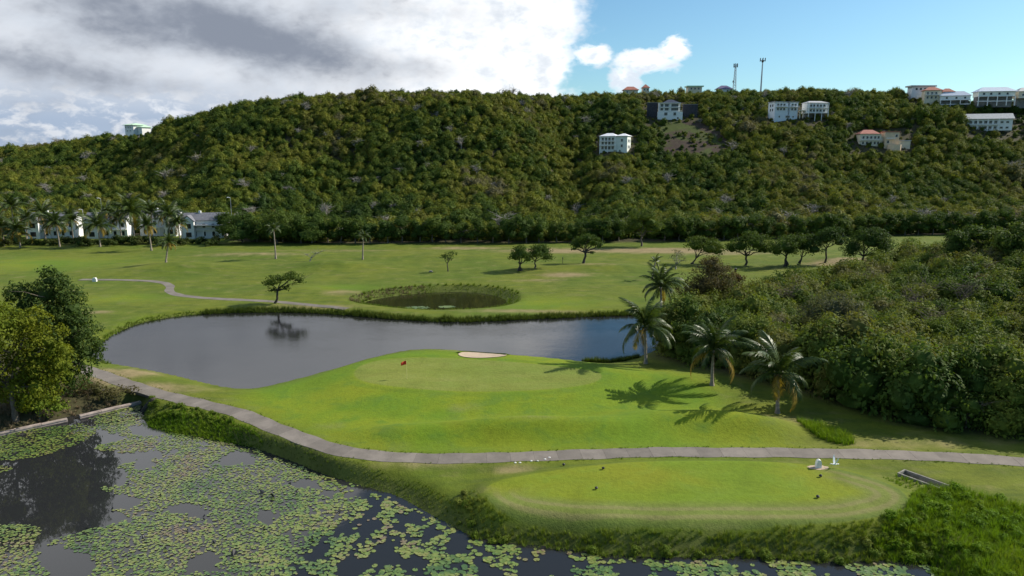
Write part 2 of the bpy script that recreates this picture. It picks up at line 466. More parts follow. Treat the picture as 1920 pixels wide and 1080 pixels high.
def water(name, base, rough, bscale, bstr, stretch=(1, 1, 1)):
    m, nt, out = newmat(name)
    p = nt.nodes.new('ShaderNodeBsdfPrincipled')
    p.inputs['Base Color'].default_value = (*base, 1); p.inputs['Roughness'].default_value = rough
    p.inputs['IOR'].default_value = 1.333; p.inputs['Specular IOR Level'].default_value = 0.5
    mp = nt.nodes.new('ShaderNodeMapping'); mp.inputs['Scale'].default_value = stretch
    nt.links.new(geo_pos(nt), mp.inputs[0])
    a = noise(nt, mp.outputs[0], bscale, 3, 0.6, 0.4)
    b2 = noise(nt, mp.outputs[0], bscale * 0.13, 2, 0.5)
    patch = noise(nt, mp.outputs[0], 0.035, 2, 0.5).ss(0.35, 0.65)
    b = nt.nodes.new('ShaderNodeBump'); b.inputs['Strength'].default_value = bstr; b.inputs['Distance'].default_value = 0.1
    nt.links.new((a * (patch * 0.8 + 0.35) + b2 * 0.6).s, b.inputs['Height'])
    nt.links.new(b.outputs[0], p.inputs['Normal'])
    nt.links.new(p.outputs[0], out.inputs[0])
    return m
water('lake_water', (.012, .012, .013), .035, 2.2, .15, (1, 1.5, 1))
water('pond_water', (.020, .021, .022), .03, .8, .035)
water('ring_water', (.020, .022, .008), .04, .8, .05)

# ------------------------------------------------------------------ mesh helpers
def mk(name, V, F, mat=None, smooth=False):
    V = np.asarray(V, np.float32); F = np.asarray(F, np.int32)
    me = bpy.data.meshes.new(name)
    n, k = F.shape
    me.vertices.add(len(V)); me.vertices.foreach_set('co', V.ravel())
    me.loops.add(n * k); me.loops.foreach_set('vertex_index', F.ravel())
    me.polygons.add(n); me.polygons.foreach_set('loop_start', np.arange(0, n * k, k, dtype=np.int32))
    me.update(calc_edges=True)
    me.polygons.foreach_set('use_smooth', np.full(n, bool(smooth)))
    if mat: me.materials.append(MATS[mat])
    return me

def link(name, me, parent=None, loc=None, rz=0.0):
    o = bpy.data.objects.new(name, me); COL.objects.link(o)
    if parent is not None: o.parent = parent
    if loc is not None: o.location = loc
    if rz: o.rotation_euler = (0, 0, rz)
    return o

def top(o, label, cat, group=None, kind=None):
    o['label'] = label; o['category'] = cat
    if group: o['group'] = group
    if kind: o['kind'] = kind
    return o

def empty(name, loc, label, cat, group=None, rz=0.0):
    o = link(name, None, loc=loc, rz=rz); o.empty_display_size = 0.3
    return top(o, label, cat, group)

def structure(o): o['kind'] = 'structure'; return o

class MB:
    """collects polygons of any size into one mesh"""
    def __init__(s): s.v, s.f = [], []
    def add(s, vs, fs):
        b = len(s.v); s.v += [tuple(map(float, p)) for p in vs]; s.f += [tuple(i + b for i in q) for q in fs]; return s
    def box(s, x0, x1, y0, y1, z0, z1):
        return s.add([(x, y, z) for z in (z0, z1) for y in (y0, y1) for x in (x0, x1)],
                     [(0, 2, 3, 1), (4, 5, 7, 6), (0, 1, 5, 4), (2, 6, 7, 3), (0, 4, 6, 2), (1, 3, 7, 5)])
    def prism(s, pts, y0, y1):
        n = len(pts)
        vs = [(x, y0, z) for x, z in pts] + [(x, y1, z) for x, z in pts]
        return s.add(vs, [tuple(range(n)), tuple(range(2 * n - 1, n - 1, -1))] + [(i, i + n, (i + 1) % n + n, (i + 1) % n) for i in range(n)])
    def tube(s, pts, radii, k=6, cap=True):
        pts = [Vector(p) for p in pts]; n = len(pts); vs = []
        up = Vector((0.13, 0.9, 0.2))
        for i, p in enumerate(pts):
            d = (pts[min(i + 1, n - 1)] - pts[max(i - 1, 0)]).normalized()
            a = d.cross(up)
            if a.length < 1e-4: a = d.cross(Vector((1, 0, 0)))
            a.normalize(); b = d.cross(a)
            for j in range(k):
                t = 2 * pi * j / k
                vs.append(p + (a * cos(t) + b * sin(t)) * radii[i])
        fs = [(i * k + j, i * k + (j + 1) % k, (i + 1) * k + (j + 1) % k, (i + 1) * k + j) for i in range(n - 1) for j in range(k)]
        if cap: fs += [tuple(range(k - 1, -1, -1)), tuple(range((n - 1) * k, n * k))]
        return s.add(vs, fs)
    def mesh(s, name, mat, smooth=False):
        me = bpy.data.meshes.new(name); me.from_pydata(s.v, [], s.f); me.update()
        me.materials.append(MATS[mat])
        if smooth: me.polygons.foreach_set('use_smooth', np.ones(len(me.polygons), bool))
        return me
    def build(s, name, mat, parent=None, smooth=False, loc=None, rz=0):
        return link(name, s.mesh(name, mat, smooth), parent, loc, rz)

# ------------------------------------------------------------------ ground: one sheet, fine near the camera, out to the horizon
def build_ground():
    u = np.r_[np.linspace(-3.2, -.95, 40)[:-1], np.linspace(-.95, .95, 400), np.linspace(.95, 3.2, 40)[1:]]
    q = [14.0]
    while q[-1] < 640: q.append(q[-1] * 1.0062)
    while q[-1] < 9000: q.append(q[-1] * 1.12)
    q = np.array(q)
    Yg = np.repeat((q - 14 - 10)[:, None], len(u), 1)
    Xg = (q + 16)[:, None] * u[None, :]
    X, Y = Xg.ravel(), Yg.ravel()
    Z, sd = zfun(X, Y, True)
    V = np.stack([X, Y, Z], 1)
    nr, nc = len(q), len(u)
    i = np.arange(nr * nc).reshape(nr, nc)
    F = np.stack([i[:-1, :-1], i[:-1, 1:], i[1:, 1:], i[1:, :-1]], -1).reshape(-1, 4)
    me = mk('ground', V, F, None, True)
    px, py = project(X, np.maximum(Y, 20), Z)
    lush = np.zeros(len(X)); dry = np.zeros(len(X)); soil = np.zeros(len(X)); bank = np.zeros(len(X))
    # well watered turf round the green and on the tee
    ga = smooth(poly([(430, 735), (560, 700), (760, 650), (1000, 655), (1180, 690), (1300, 700), (1400, 780), (1500, 830), (1400, 842), (1000, 845), (700, 845), (560, 800), (480, 770)], 0.3), 1)
    lush = np.maximum(sst(-sdist(ga, X, Y), -4, 4), sst(-sd['tee'], -1.0, 2.0))
    for (a, b, r) in ((60, 495, 26), (230, 560, 9), (1010, 570, 14), (640, 540, 8), (360, 600, 8)):
        cx, cy = at_z(a, b); lush = np.maximum(lush, 0.7 * np.exp(-((X - cx) / r) ** 2 - ((Y - cy) / (r * .5)) ** 2))
    for (a, b, rx, ry, k) in ((1050, 470, 22, 7, .8), (1240, 470, 26, 7, 1.0), (1060, 515, 8, 4, .7), (470, 480, 22, 5, .5), (870, 465, 16, 5, .6), (180, 586, 4, 2, .6), (1010, 525, 8, 3, .5),
                              (1600, 500, 13, 5, 1.0), (1690, 855, 2.5, 1.5, .5), (280, 730, 9, 3, .6), (230, 700, 6, 4, .7), (180, 715, 5, 3, .9), (930, 655, 14, 1.2, .4), (1350, 475, 20, 6, .6),
                              (870, 768, 3.4, 2.0, .32), (1000, 808, 6, 1.3, .3), (620, 800, 3, 2, .3), (1480, 790, 5, 3, .4), (1700, 830, 16, 3, .35), (590, 575, 12, 2.5, .5), (990, 583, 14, 2.0, .6),
                              (640, 550, 6, 4, .5), (1120, 500, 9, 4, .5), (800, 870, 7, 1.6, .45), (960, 880, 4, 1.5, .5), (640, 470, 30, 4, .4), (880, 655, 9, 1, .5)):
        cx, cy = at_z(a, b); dry = np.maximum(dry, k * np.exp(-((X - cx) / rx) ** 2 - ((Y - cy) / ry) ** 2))
    pe = np.interp(960 + FPX * X / np.maximum(Y, 1) * CP, _ex, _ey)
    soil = sst(Y - pe, -3, 2)
    clear = sst(-sdist(SOIL, X, Y), -6, 2)
    th = smooth(THICKET, 1)
    soil = np.maximum(soil, 0.95 * sst(-sdist(th, X, Y), -3, 2))
    bank = np.maximum.reduce([sst(1.9 - sd['pond'], 0, 1.2), sst(1.2 - sd['lake'], 0, 1.2) * np.where(Y > 118, 1, .25), sst(3.6 - sd['ring'], 0, 1.5) * .8])
    # bare, root-torn bank under the trees on the left
    lb = smooth(poly([(-200, 850), (-200, 640), (90, 660), (150, 700), (250, 742), (270, 756), (130, 785), (0, 815)], 0), 1)
    soil = np.maximum(soil, sst(-sdist(lb, X, Y), -.5, 1.5) * 0.95)
    col = np.stack([lush, dry, soil, clear], 1).astype(np.float32)
    a = me.attributes.new('zone', 'FLOAT_COLOR', 'POINT'); a.data.foreach_set('color', col.ravel())
    for nm, arr in (('teesd', sd['tee']), ('greensd', sd['green']), ('bankw', bank), ('clearw', clear), ('teefront', np.maximum(sst((TEE[:, 1].mean() + 1.0 - Y) / 3.0), sst((X - TEE[:, 0].max() + 7) / 4)))):
        a = me.attributes.new(nm, 'FLOAT', 'POINT'); a.data.foreach_set('value', np.clip(arr, -30, 30).astype(np.float32))
    m, nt, out = newmat('ground')
    def attr(n):
        x = nt.nodes.new('ShaderNodeAttribute'); x.attribute_name = n; return x
    P = geo_pos(nt)
    zs = nt.nodes.new('ShaderNodeSeparateColor'); nt.links.new(attr('zone').outputs['Color'], zs.inputs[0])
    L, D, B = (NX(nt, zs.outputs[i]) for i in range(3))
    ts = NX(nt, attr('teesd').outputs['Fac']); gs = NX(nt, attr('greensd').outputs['Fac']); bw = NX(nt, attr('bankw').outputs['Fac']); cw = NX(nt, attr('clearw').outputs['Fac'])
    mp = nt.nodes.new('ShaderNodeMapping'); mp.inputs['Scale'].default_value = (0.22, 1, 1); nt.links.new(P, mp.inputs[0])
    big = noise(nt, P, 0.045, 3, 0.6, 0.5); med = noise(nt, P, 0.28, 4, 0.65, 0.4); fin = noise(nt, P, 2.2, 3, 0.7); strk = noise(nt, mp.outputs[0], 0.55, 3, 0.6)
    tiny = noise(nt, P, 9.0, 2, 0.7)
    fair = mixc(nt, big.ss(0.3, 0.7), (.080, .118, .010), (.122, .140, .014))
    fair = mixc(nt, strk.ss(0.40, 0.66) * 0.6, fair, (.056, .092, .009))
    lushc = mixc(nt, big.ss(0.35, 0.65), (.112, .188, .010), (.180, .215, .011))
    lushc = mixc(nt, med.ss(0.42, 0.72) * 0.85, lushc, (.066, .130, .011))
    c = mixc(nt, L, fair, lushc)
    # putting surface: paler and closer mown, collar slightly darker
    c = mixc(nt, gs.ss(0.25, -0.25) * 0.8, c, mixc(nt, strk.ss(.35, .65), (.148, .180, .034), (.172, .188, .042)))
    c = mixc(nt, (gs - 1.0).f('ABSOLUTE').ss(1.0, 0.2) * 0.35, c, (.085, .150, .012))
    # tee: mowing rings that follow its edge
    tf = NX(nt, attr('teefront').outputs['Fac'])
    tw = ts + (med - 0.5) * 0.7
    ring = (tw * 4.6).f('SINE').ss(-0.6, 0.9)
    tee = mixc(nt, big.ss(.35, .65), (.120, .182, .012), (.172, .192, .013))
    tee = mixc(nt, med.ss(.45, .75) * .6, tee, (.090, .150, .014))
    tee = mixc(nt, tw.ss(-4.2, -2.6) * tf * 0.8, tee, (.125, .150, .036))
    tee = mixc(nt, tw.ss(-3.4, -2.2) * tf * ring * 0.6, tee, (.185, .165, .070))
    tee = mixc(nt, tw.ss(-1.1, -0.2) * tf * 0.7, tee, (.080, .120, .020))
    c = mixc(nt, ts.ss(0.15, -0.2), c, tee)
    c = mixc(nt, ((D * (med * 1.3 + 0.15)) * 1.25).min(1.0).ss(0.12, 0.75), c, (.230, .180, .092))
    c = mixc(nt, (med * 0.6 + strk * 0.5).ss(0.54, 0.78) * 0.55 * (1.0 - L * 0.8), c, (.180, .150, .060))
    c = mixc(nt, (bw * (fin * 0.8 + 0.6)).min(1.0), c, mixc(nt, med, (.060, .070, .018), (.095, .115, .022)))
    c = mixc(nt, B * 0.97, c, mixc(nt, fin, (.030, .026, .016), (.075, .066, .034)))
    c = mixc(nt, (cw * (med + 0.45)).ss(.3, .75), c, mixc(nt, noise(nt, P, .07, 3, .6, 1.0).ss(.47, .62), (.058, .042, .032), mixc(nt, fin, (.040, .058, .014), (.075, .092, .022))))
    k = fin * 0.50 + tiny * 0.42 + med * 0.75 + 0.16
    c = mixc(nt, 1.0, c, comb(nt, k, k, k), 'MULTIPLY')
    p = nt.nodes.new('ShaderNodeBsdfPrincipled'); p.inputs['Roughness'].default_value = 0.9; p.inputs['Specular IOR Level'].default_value = 0.15
    nt.links.new(c, p.inputs['Base Color'])
    b = nt.nodes.new('ShaderNodeBump'); b.inputs['Strength'].default_value = 0.55; b.inputs['Distance'].default_value = 0.12
    nt.links.new((fin + tiny * 0.6 + med * 1.5).s, b.inputs['Height']); nt.links.new(b.outputs[0], p.inputs['Normal'])
    nt.links.new(p.outputs[0], out.inputs[0])
    me.materials.append(m)
    return structure(link('ground', me))

THICKET = poly([(1222, 668), (1260, 676), (1300, 690), (1380, 705), (1450, 722), (1540, 745), (1620, 770), (1700, 790), (1800, 808), (1920, 822), (2300, 850), (3000, 830),
    (3000, 480), (2300, 470), (1990, 470), (1860, 474), (1780, 490), (1710, 508), (1620, 528), (1520, 542), (1440, 556), (1360, 578), (1290, 590), (1262, 612), (1245, 645)], 0)
ground = build_ground()

def sheet(name, P, z, grow, mat):
    c = P.mean(0)
    x0, x1, y0, y1 = P[:, 0].min() - grow, P[:, 0].max() + grow, P[:, 1].min() - grow, P[:, 1].max() + grow
    # the outline itself, pushed outwards a little so that its rim lies inside the bank
    d = np.roll(P, -1, 0) - np.roll(P, 1, 0)
    nrm = np.stack([d[:, 1], -d[:, 0]], 1); nrm /= np.hypot(*nrm.T)[:, None] + 1e-9
    if sdist(P, P[:1, 0] + nrm[:1, 0] * .05, P[:1, 1] + nrm[:1, 1] * .05)[0] < 0: nrm = -nrm
    Q = P + nrm * grow
    me = bpy.data.meshes.new(name)
    import bmesh
    bm = bmesh.new(); vs = [bm.verts.new((x, y, z)) for x, y in Q]
    bm.faces.new(vs); bmesh.ops.triangulate(bm, faces=bm.faces[:]); bmesh.ops.recalc_face_normals(bm, faces=bm.faces[:])
    for f in bm.faces:
        if f.normal.z < 0: f.normal_flip()
    bm.to_mesh(me); bm.free(); me.materials.append(MATS[mat])
    return structure(link(name, me))
sheet('lake', LAKE, LAKE_Z, 0.25, 'lake_water')
sheet('lily_pond', POND, POND_Z, 0.25, 'pond_water')
sheet('round_pond', RING, RING_Z, 0.25, 'ring_water')

# ------------------------------------------------------------------ cart paths
def ribbon(L, half, lift, z=None):
    half = np.full(len(L), half)
    d = np.gradient(L, axis=0); d /= np.hypot(*d.T)[:, None]
    n = np.stack([-d[:, 1], d[:, 0]], 1)
    s_ = np.arange(len(L)); j1 = .07 * np.sin(s_ * .9) + .06 * np.sin(s_ * .37 + 1); j2 = .07 * np.sin(s_ * .71 + 2) + .06 * np.sin(s_ * .29)
    A, B = L + n * (half + j1)[:, None], L - n * (half + j2)[:, None]
    C = L
    za, zb, zc = zfun(A[:, 0], A[:, 1]), zfun(B[:, 0], B[:, 1]), zfun(C[:, 0], C[:, 1])
    zz = np.maximum(np.maximum(za, zb), zc) + lift
    k = np.ones(9) / 9
    zz = np.convolve(np.pad(zz, 4, mode='edge'), k, 'valid')
    return np.c_[A, zz], np.c_[B, zz]

def strip_mesh(A, B, thick):
    n = len(A)
    V = np.vstack([A, B, A - [0, 0, thick], B - [0, 0, thick]])
    i = np.arange(n - 1)
    F = np.vstack([np.stack([i, i + n, i + 1 + n, i + 1], 1), np.stack([i, i + 1, i + 1 + 2 * n, i + 2 * n], 1),
                   np.stack([i + n, i + 3 * n, i + 1 + 3 * n, i + 1 + n], 1)])
    F = np.vstack([F, [[0, 2 * n, 3 * n, n]], [[n - 1, 2 * n - 1, 4 * n - 1, 3 * n - 1]]])
    return V, F

A, B = ribbon(PATH, 1.12, 0.0)
V, F = strip_mesh(A, B, 0.35)
path_o = structure(link('cart_path', mk('cart_path', V, F, 'path_base')))
PIECE = 4
A2, B2 = ribbon(PATH, 1.16, 0.03)
for k in range(0, len(PATH) - PIECE, PIECE):
    a, b = A2[k:k + PIECE + 1].copy(), B2[k:k + PIECE + 1].copy()
    if project(*PATH[k], 0)[0] > 2050 and k % 2: pass
    g = 0.012
    da, db = a[1] - a[0], b[1] - b[0]
    a[0] += da * g; b[0] += db * g
    a[-1] -= (a[-1] - a[-2]) * g; b[-1] -= (b[-1] - b[-2]) * g
    dz_ = random.uniform(-.008, .008)
    a[:, 2] += dz_; b[:, 2] += dz_
    V, F = strip_mesh(a, b, 0.09)
    link('concrete_slab', mk('concrete_slab', V, F, 'slab'), path_o)
A, B = ribbon(FPATH, 0.95, 0.02)
V, F = strip_mesh(A, B, 0.3)
structure(link('far_cart_path', mk('far_cart_path', V, F, 'far_path')))

# ------------------------------------------------------------------ sand bunker: a dish of sand under a grass lip
def bunker():
    c = BUNKER.mean(0); rings = [1.0, .85, .6, .3]
    V = []; n = len(BUNKER)
    for r in rings:
        p = c + (BUNKER - c) * r
        V.append(np.c_[p, zfun(p[:, 0], p[:, 1]) + 0.07])
    V = np.vstack(V + [np.r_[c, zat(*c) + 0.07][None]])
    F = [(r * n + i, r * n + (i + 1) % n, (r + 1) * n + (i + 1) % n, (r + 1) * n + i) for r in range(3) for i in range(n)]
    F += [(3 * n + i, 3 * n + (i + 1) % n, 4 * n) for i in range(n)]
    m = MB(); m.add(V, F)
    o = m.build('sand_bunker', 'sand', None, True)
    for p in o.data.polygons:
        pass
    top(o, 'pale sand bunker at the back of the putting green beside the lake', 'bunker')
    lip = MB()
    for i in range(n):
        a, b = BUNKER[i], BUNKER[(i + 1) % n]
        if a[1] < c[1] + 0.3 and a[0] < c[0] + 5.0: continue
        o_ = 1.06
        pa, pb = c + (a - c) * o_, c + (b - c) * o_
        za, zb = zat(*pa) + .10, zat(*pb) + .10
        ia, ib = c + (a - c) * .97, c + (b - c) * .97
        oa, ob = c + (a - c) * 1.18, c + (b - c) * 1.18
        lip.add([(*ia, za - .38), (*ib, zb - .38), (*ib, zb + .14), (*ia, za + .14), (*ob, zat(*ob) + .01), (*oa, zat(*oa) + .01)], [(0, 1, 2, 3), (3, 2, 4, 5)])
    lip.build('grass_lip', 'rimgrass_leaf', o)
bunker()

# ------------------------------------------------------------------ foliage
def leaves(C, N, size, rs, flat=0.55):
    """one four-cornered leaf (or leaf spray) per centre C, facing roughly N"""
    n = len(C)
    N = N + rs.normal(size=(n, 3)) * flat; N /= np.linalg.norm(N, axis=1)[:, None] + 1e-9
    T = rs.normal(size=(n, 3)); T -= (T * N).sum(1)[:, None] * N; T /= np.linalg.norm(T, axis=1)[:, None] + 1e-9
    Bv = np.cross(N, T)
    s = size * rs.uniform(.55, 1.3, n)[:, None]
    bend = N * s * rs.uniform(-.18, .18, n)[:, None]
    V = np.stack([C - T * s * .62, C - Bv * s * .36 + bend, C + T * s * .62, C + Bv * s * .36 + bend], 1).reshape(-1, 3)
    F = np.arange(4 * n).reshape(-1, 4)
    return V, F

_ico = None
def ico():
    global _ico
    if _ico is None:
        import bmesh
        bm = bmesh.new(); bmesh.ops.create_icosphere(bm, subdivisions=2, radius=1)
        v = np.array([x.co[:] for x in bm.verts]); f = np.array([[q.index for q in x.verts] for x in bm.faces]); bm.free()
        _ico = (v, np.c_[f, f[:, 2]])
    return _ico

def crown_mesh(name, blobs, leaf, mat, seed, dens=1.0, clump=0.34, core=0.62, up=0.25, under=0.55, jit=.55, outw=.5):
    """blobs: (x, y, z, rx, ry, rz); each blob carries clumps of leaves on its shell with gaps between, and a dim inner mass"""
    rs = np.random.RandomState(seed); VV, FF, nv = [], [], 0
    for b in blobs:
        c, r = np.array(b[:3]), np.array(b[3:])
        R = float(np.cbrt(r.prod()))
        k = max(6, int(5.5 / clump ** 2 * 0.5))
        D = rs.normal(size=(k, 3)); D /= np.linalg.norm(D, axis=1)[:, None]
        D[:, 2] = np.where((D[:, 2] < -under), -D[:, 2], D[:, 2])
        cc = c + D * r * rs.uniform(.62, .98, k)[:, None]
        area = 4 * pi * R * R
        tot = max(30, int(dens * 1.15 * area / (leaf * leaf)))
        per = max(4, tot // k)
        cr = r * clump * rs.uniform(.75, 1.35, k)[:, None]
        idx = np.repeat(np.arange(k), per)
        d2 = rs.normal(size=(len(idx), 3)); d2 /= np.linalg.norm(d2, axis=1)[:, None]
        rad = rs.uniform(.35, 1.0, len(idx))[:, None] ** .6
        C = cc[idx] + d2 * cr[idx] * rad
        N = d2 * (1.3 - outw) + D[idx] * outw + np.array([0, 0, up])
        V, F = leaves(C, N, leaf, rs, jit)
        VV.append(V); FF.append(F + nv); nv += len(V)
        if core:
            iv, jf = ico()
            v = c + iv * r * core * rs.uniform(.78, 1.12, len(iv))[:, None]
            VV.append(v); FF.append(jf + nv); nv += len(v)
    V = np.vstack(VV)
    me = bpy.data.meshes.new(name)
    F = np.vstack(FF)
    quads = [tuple(q) if q[2] != q[3] else tuple(q[:3]) for q in F.tolist()]
    me.from_pydata(V.tolist(), [], quads); me.update(); me.materials.append(MATS[mat])
    return me

def limb(m, a, b, r0, r1, sag, rs, n=5, k=6):
    a, b = Vector(a), Vector(b); L = (b - a).length
    pts = []
    for i in range(n + 1):
        t = i / n; p = a.lerp(b, t)
        w = sin(pi * t) * L * .07
        p += Vector((rs.normal() * w, rs.normal() * w, rs.normal() * w * .4 + sag * sin(pi * t) * L))
        pts.append(p)
    m.tube(pts, [r0 + (r1 - r0) * i / n for i in range(n + 1)], k)

def trunk_mesh(name, fork, targets, r, mat, seed, base=(0, 0, 0), twigs=3, stems=None):
    rs = np.random.RandomState(seed); m = MB()
    f = Vector(fork); b = Vector(base)
    for st in (stems or [b]):
        st = Vector(st)
        m.tube([st + Vector((0, 0, -.4)), st + Vector((0, 0, .05)), st.lerp(f, .35) + Vector((rs.normal() * r * .6, 0, 0)), st.lerp(f, .7) + Vector((rs.normal() * r * .6, 0, 0)), f],
               [r * 1.7, r * 1.3, r, r * .9, r * .8], 8)
    for t in targets:
        t = Vector(t); limb(m, f, t, r * .6, r * .2, .06, rs)
        for _ in range(twigs):
            s0 = f.lerp(t, rs.uniform(.45, .9)); L = (t - f).length * .4
            limb(m, s0, s0 + Vector((rs.normal() * L, rs.normal() * L, abs(rs.normal()) * L * .6)), r * .25, r * .06, .05, rs, 3, 4)
    return m.mesh(name, mat, True)

def tree_px(name, base, blobs, label, cat='tree', leafm='fairway_leaf', leaf=.36, fork=None, r=None, bark='bark', seed=1, group=None, dens=1.0, core=.5, ydep=1.0,
            at=None, clump=.36, stems=None, twigs=3, under=.5, grow=1.16):
    """a tree at a photo point; blobs (dx, dy, rx, ry) measured in photo pixels from its foot"""
    g = at or hit(*base); s = (g.y * CP - (g.z - CAMZ) * SP) / FPX
    rs = np.random.RandomState(seed)
    o = empty(name, g, label, cat, group)
    blobs = [(x, y, rx * grow, ry * grow) for x, y, rx, ry in blobs]
    bl = [(x * s, rs.uniform(-.5, .5) * rx * s * ydep, y * s, rx * s, (rx * .5 + ry * .5) * s * ydep, ry * s) for x, y, rx, ry in blobs]
    H = max(b[2] for b in bl)
    fk = (fork[0] * s, 0, fork[1] * s) if fork else (0, 0, H * .45)
    rr = r or max(.09, H * .045)
    link('trunk', trunk_mesh('trunk', fk, [b[:3] for b in bl], rr, bark, seed, twigs=twigs, stems=[(q[0] * s, 0, 0) for q in stems] if stems else None), o)
    if leafm: link('crown', crown_mesh('crown', bl, leaf, leafm, seed, dens, clump, core, under=under), o)
    return o

# ---------- instanced masses (woods, thicket, grasses nobody could count)
def proto_collection(name, meshes):
    c = bpy.data.collections.new(name)
    for i, me in enumerate(meshes):
        o = bpy.data.objects.new('%s_%02d' % (name, i), me); c.objects.link(o)
    return c

def scatter(name, P, coll, idx, scl, rotz, label, cat, tilt=None):
    n = len(P)
    me = bpy.data.meshes.new(name); me.vertices.add(n); me.vertices.foreach_set('co', np.asarray(P, np.float32).ravel())
    a = me.attributes.new('idx', 'INT', 'POINT'); a.data.foreach_set('value', np.asarray(idx, np.int32))
    scl = np.asarray(scl, np.float32)
    if scl.ndim == 1: scl = np.repeat(scl[:, None], 3, 1)
    a = me.attributes.new('scl', 'FLOAT_VECTOR', 'POINT'); a.data.foreach_set('vector', scl.ravel())
    rot = np.zeros((n, 3), np.float32); rot[:, 2] = rotz
    if tilt is not None: rot[:, :2] = tilt
    a = me.attributes.new('rot', 'FLOAT_VECTOR', 'POINT'); a.data.foreach_set('vector', rot.ravel())
    o = link(name, me)
    ng = bpy.data.node_groups.new(name + '_nodes', 'GeometryNodeTree')
    ng.interface.new_socket('Geometry', in_out='INPUT', socket_type='NodeSocketGeometry')
    ng.interface.new_socket('Geometry', in_out='OUTPUT', socket_type='NodeSocketGeometry')
    gi, go = ng.nodes.new('NodeGroupInput'), ng.nodes.new('NodeGroupOutput')
    iop = ng.nodes.new('GeometryNodeInstanceOnPoints')
    ci = ng.nodes.new('GeometryNodeCollectionInfo'); ci.inputs[0].default_value = coll
    ci.inputs['Separate Children'].default_value = True; ci.inputs['Reset Children'].default_value = True
    def named(nm, t):
        x = ng.nodes.new('GeometryNodeInputNamedAttribute'); x.data_type = t; x.inputs[0].default_value = nm; return x.outputs[0]
    iop.inputs['Pick Instance'].default_value = True
    ng.links.new(gi.outputs[0], iop.inputs['Points']); ng.links.new(ci.outputs[0], iop.inputs['Instance'])
    ng.links.new(named('idx', 'INT'), iop.inputs['Instance Index'])
    ng.links.new(named('rot', 'FLOAT_VECTOR'), iop.inputs['Rotation']); ng.links.new(named('scl', 'FLOAT_VECTOR'), iop.inputs['Scale'])
    ng.links.new(iop.outputs[0], go.inputs[0])
    md = o.modifiers.new('scatter', 'NODES'); md.node_group = ng
    o['kind'] = 'stuff'; o['label'] = label; o['category'] = cat
    return o

def tuft_mesh(name, n, h, spread, w, mat, seed, lean=.6):
    rs = np.random.RandomState(seed); V, F = [], []
    for i in range(n):
        a = rs.uniform(0, 6.28); r = spread * sqrt(rs.uniform(0, 1)) * .5
        d = np.array([cos(a), sin(a)]); hh = h * rs.uniform(.55, 1.1); ln = lean * rs.uniform(.2, 1.1) * hh
        sd = np.array([-d[1], d[0]]) * w * rs.uniform(.6, 1.3)
        b = d * r
        for t, k in ((0, 1), (.5, .85), (1, .12)):
            c = b + d * ln * t * t
            z = hh * (t - .18 * t * t * (ln / hh))
            V += [(*(c - sd * k), z), (*(c + sd * k), z)]
        j = len(V) - 6
        F += [(j, j + 1, j + 3, j + 2), (j + 2, j + 3, j + 5, j + 4)]
    return mk(name, V, F, mat)

def jgrid(x0, x1, y0, y1, step, rs, jit=.45):
    xs, ys = np.meshgrid(np.arange(x0, x1, step), np.arange(y0, y1, step * .866))
    xs = xs + (np.arange(xs.shape[0]) % 2)[:, None] * step * .5
    return xs.ravel() + rs.uniform(-jit, jit, xs.size) * step, ys.ravel() + rs.uniform(-jit, jit, ys.size) * step

def proto_tree(i, R, leaf, mat, dens, flat=.75, trunk=0, core=.68):
    rs = np.random.RandomState(100 + i); bl = []
    nb = rs.randint(3, 6)
    for j in range(nb):
        a = 6.28 * j / nb + rs.uniform(-.5, .5); d = R * rs.uniform(.3, .6)
        r = R * rs.uniform(.42, .62)
        bl.append((cos(a) * d, sin(a) * d, trunk + R * rs.uniform(.35, .8), r, r, r * flat))
    bl.append((0, 0, trunk + R * .85, R * .55, R * .55, R * .5 * flat * 1.2))
    if not trunk:
        bl.append((0, 0, R * .15, R * .8, R * .8, R * .35))
    return crown_mesh('foliage', bl, leaf, mat, i * 13 + 5, dens, .38, core, .3, jit=.38, outw=.8)

def bare_proto(i, R, r, bark='pale_bark'):
    rs = np.random.RandomState(900 + i); a = rs.uniform(0, 6.28, 9)
    return trunk_mesh('bare_branches', (0, 0, R * .5), [(cos(q) * R * rs.uniform(.4, .95), sin(q) * R * rs.uniform(.4, .95), R * rs.uniform(.9, 1.75)) for q in a], r, bark, 910 + i, twigs=9)

HOUSES_PX = [(1122, 1190, 250, 286, 0), (1212, 1308, 189, 229, 0), (1446, 1553, 190, 228, 0), (1600, 1710, 243, 282, 0), (1815, 1925, 211, 256, 0), (1704, 1822, 156, 190, 0), (1834, 1930, 162, 186, 0),
             (216, 284, 228, 253, 0)]
CLEAR_PX = [(1225, 1300, 226, 240), (1245, 1362, 238, 280)]

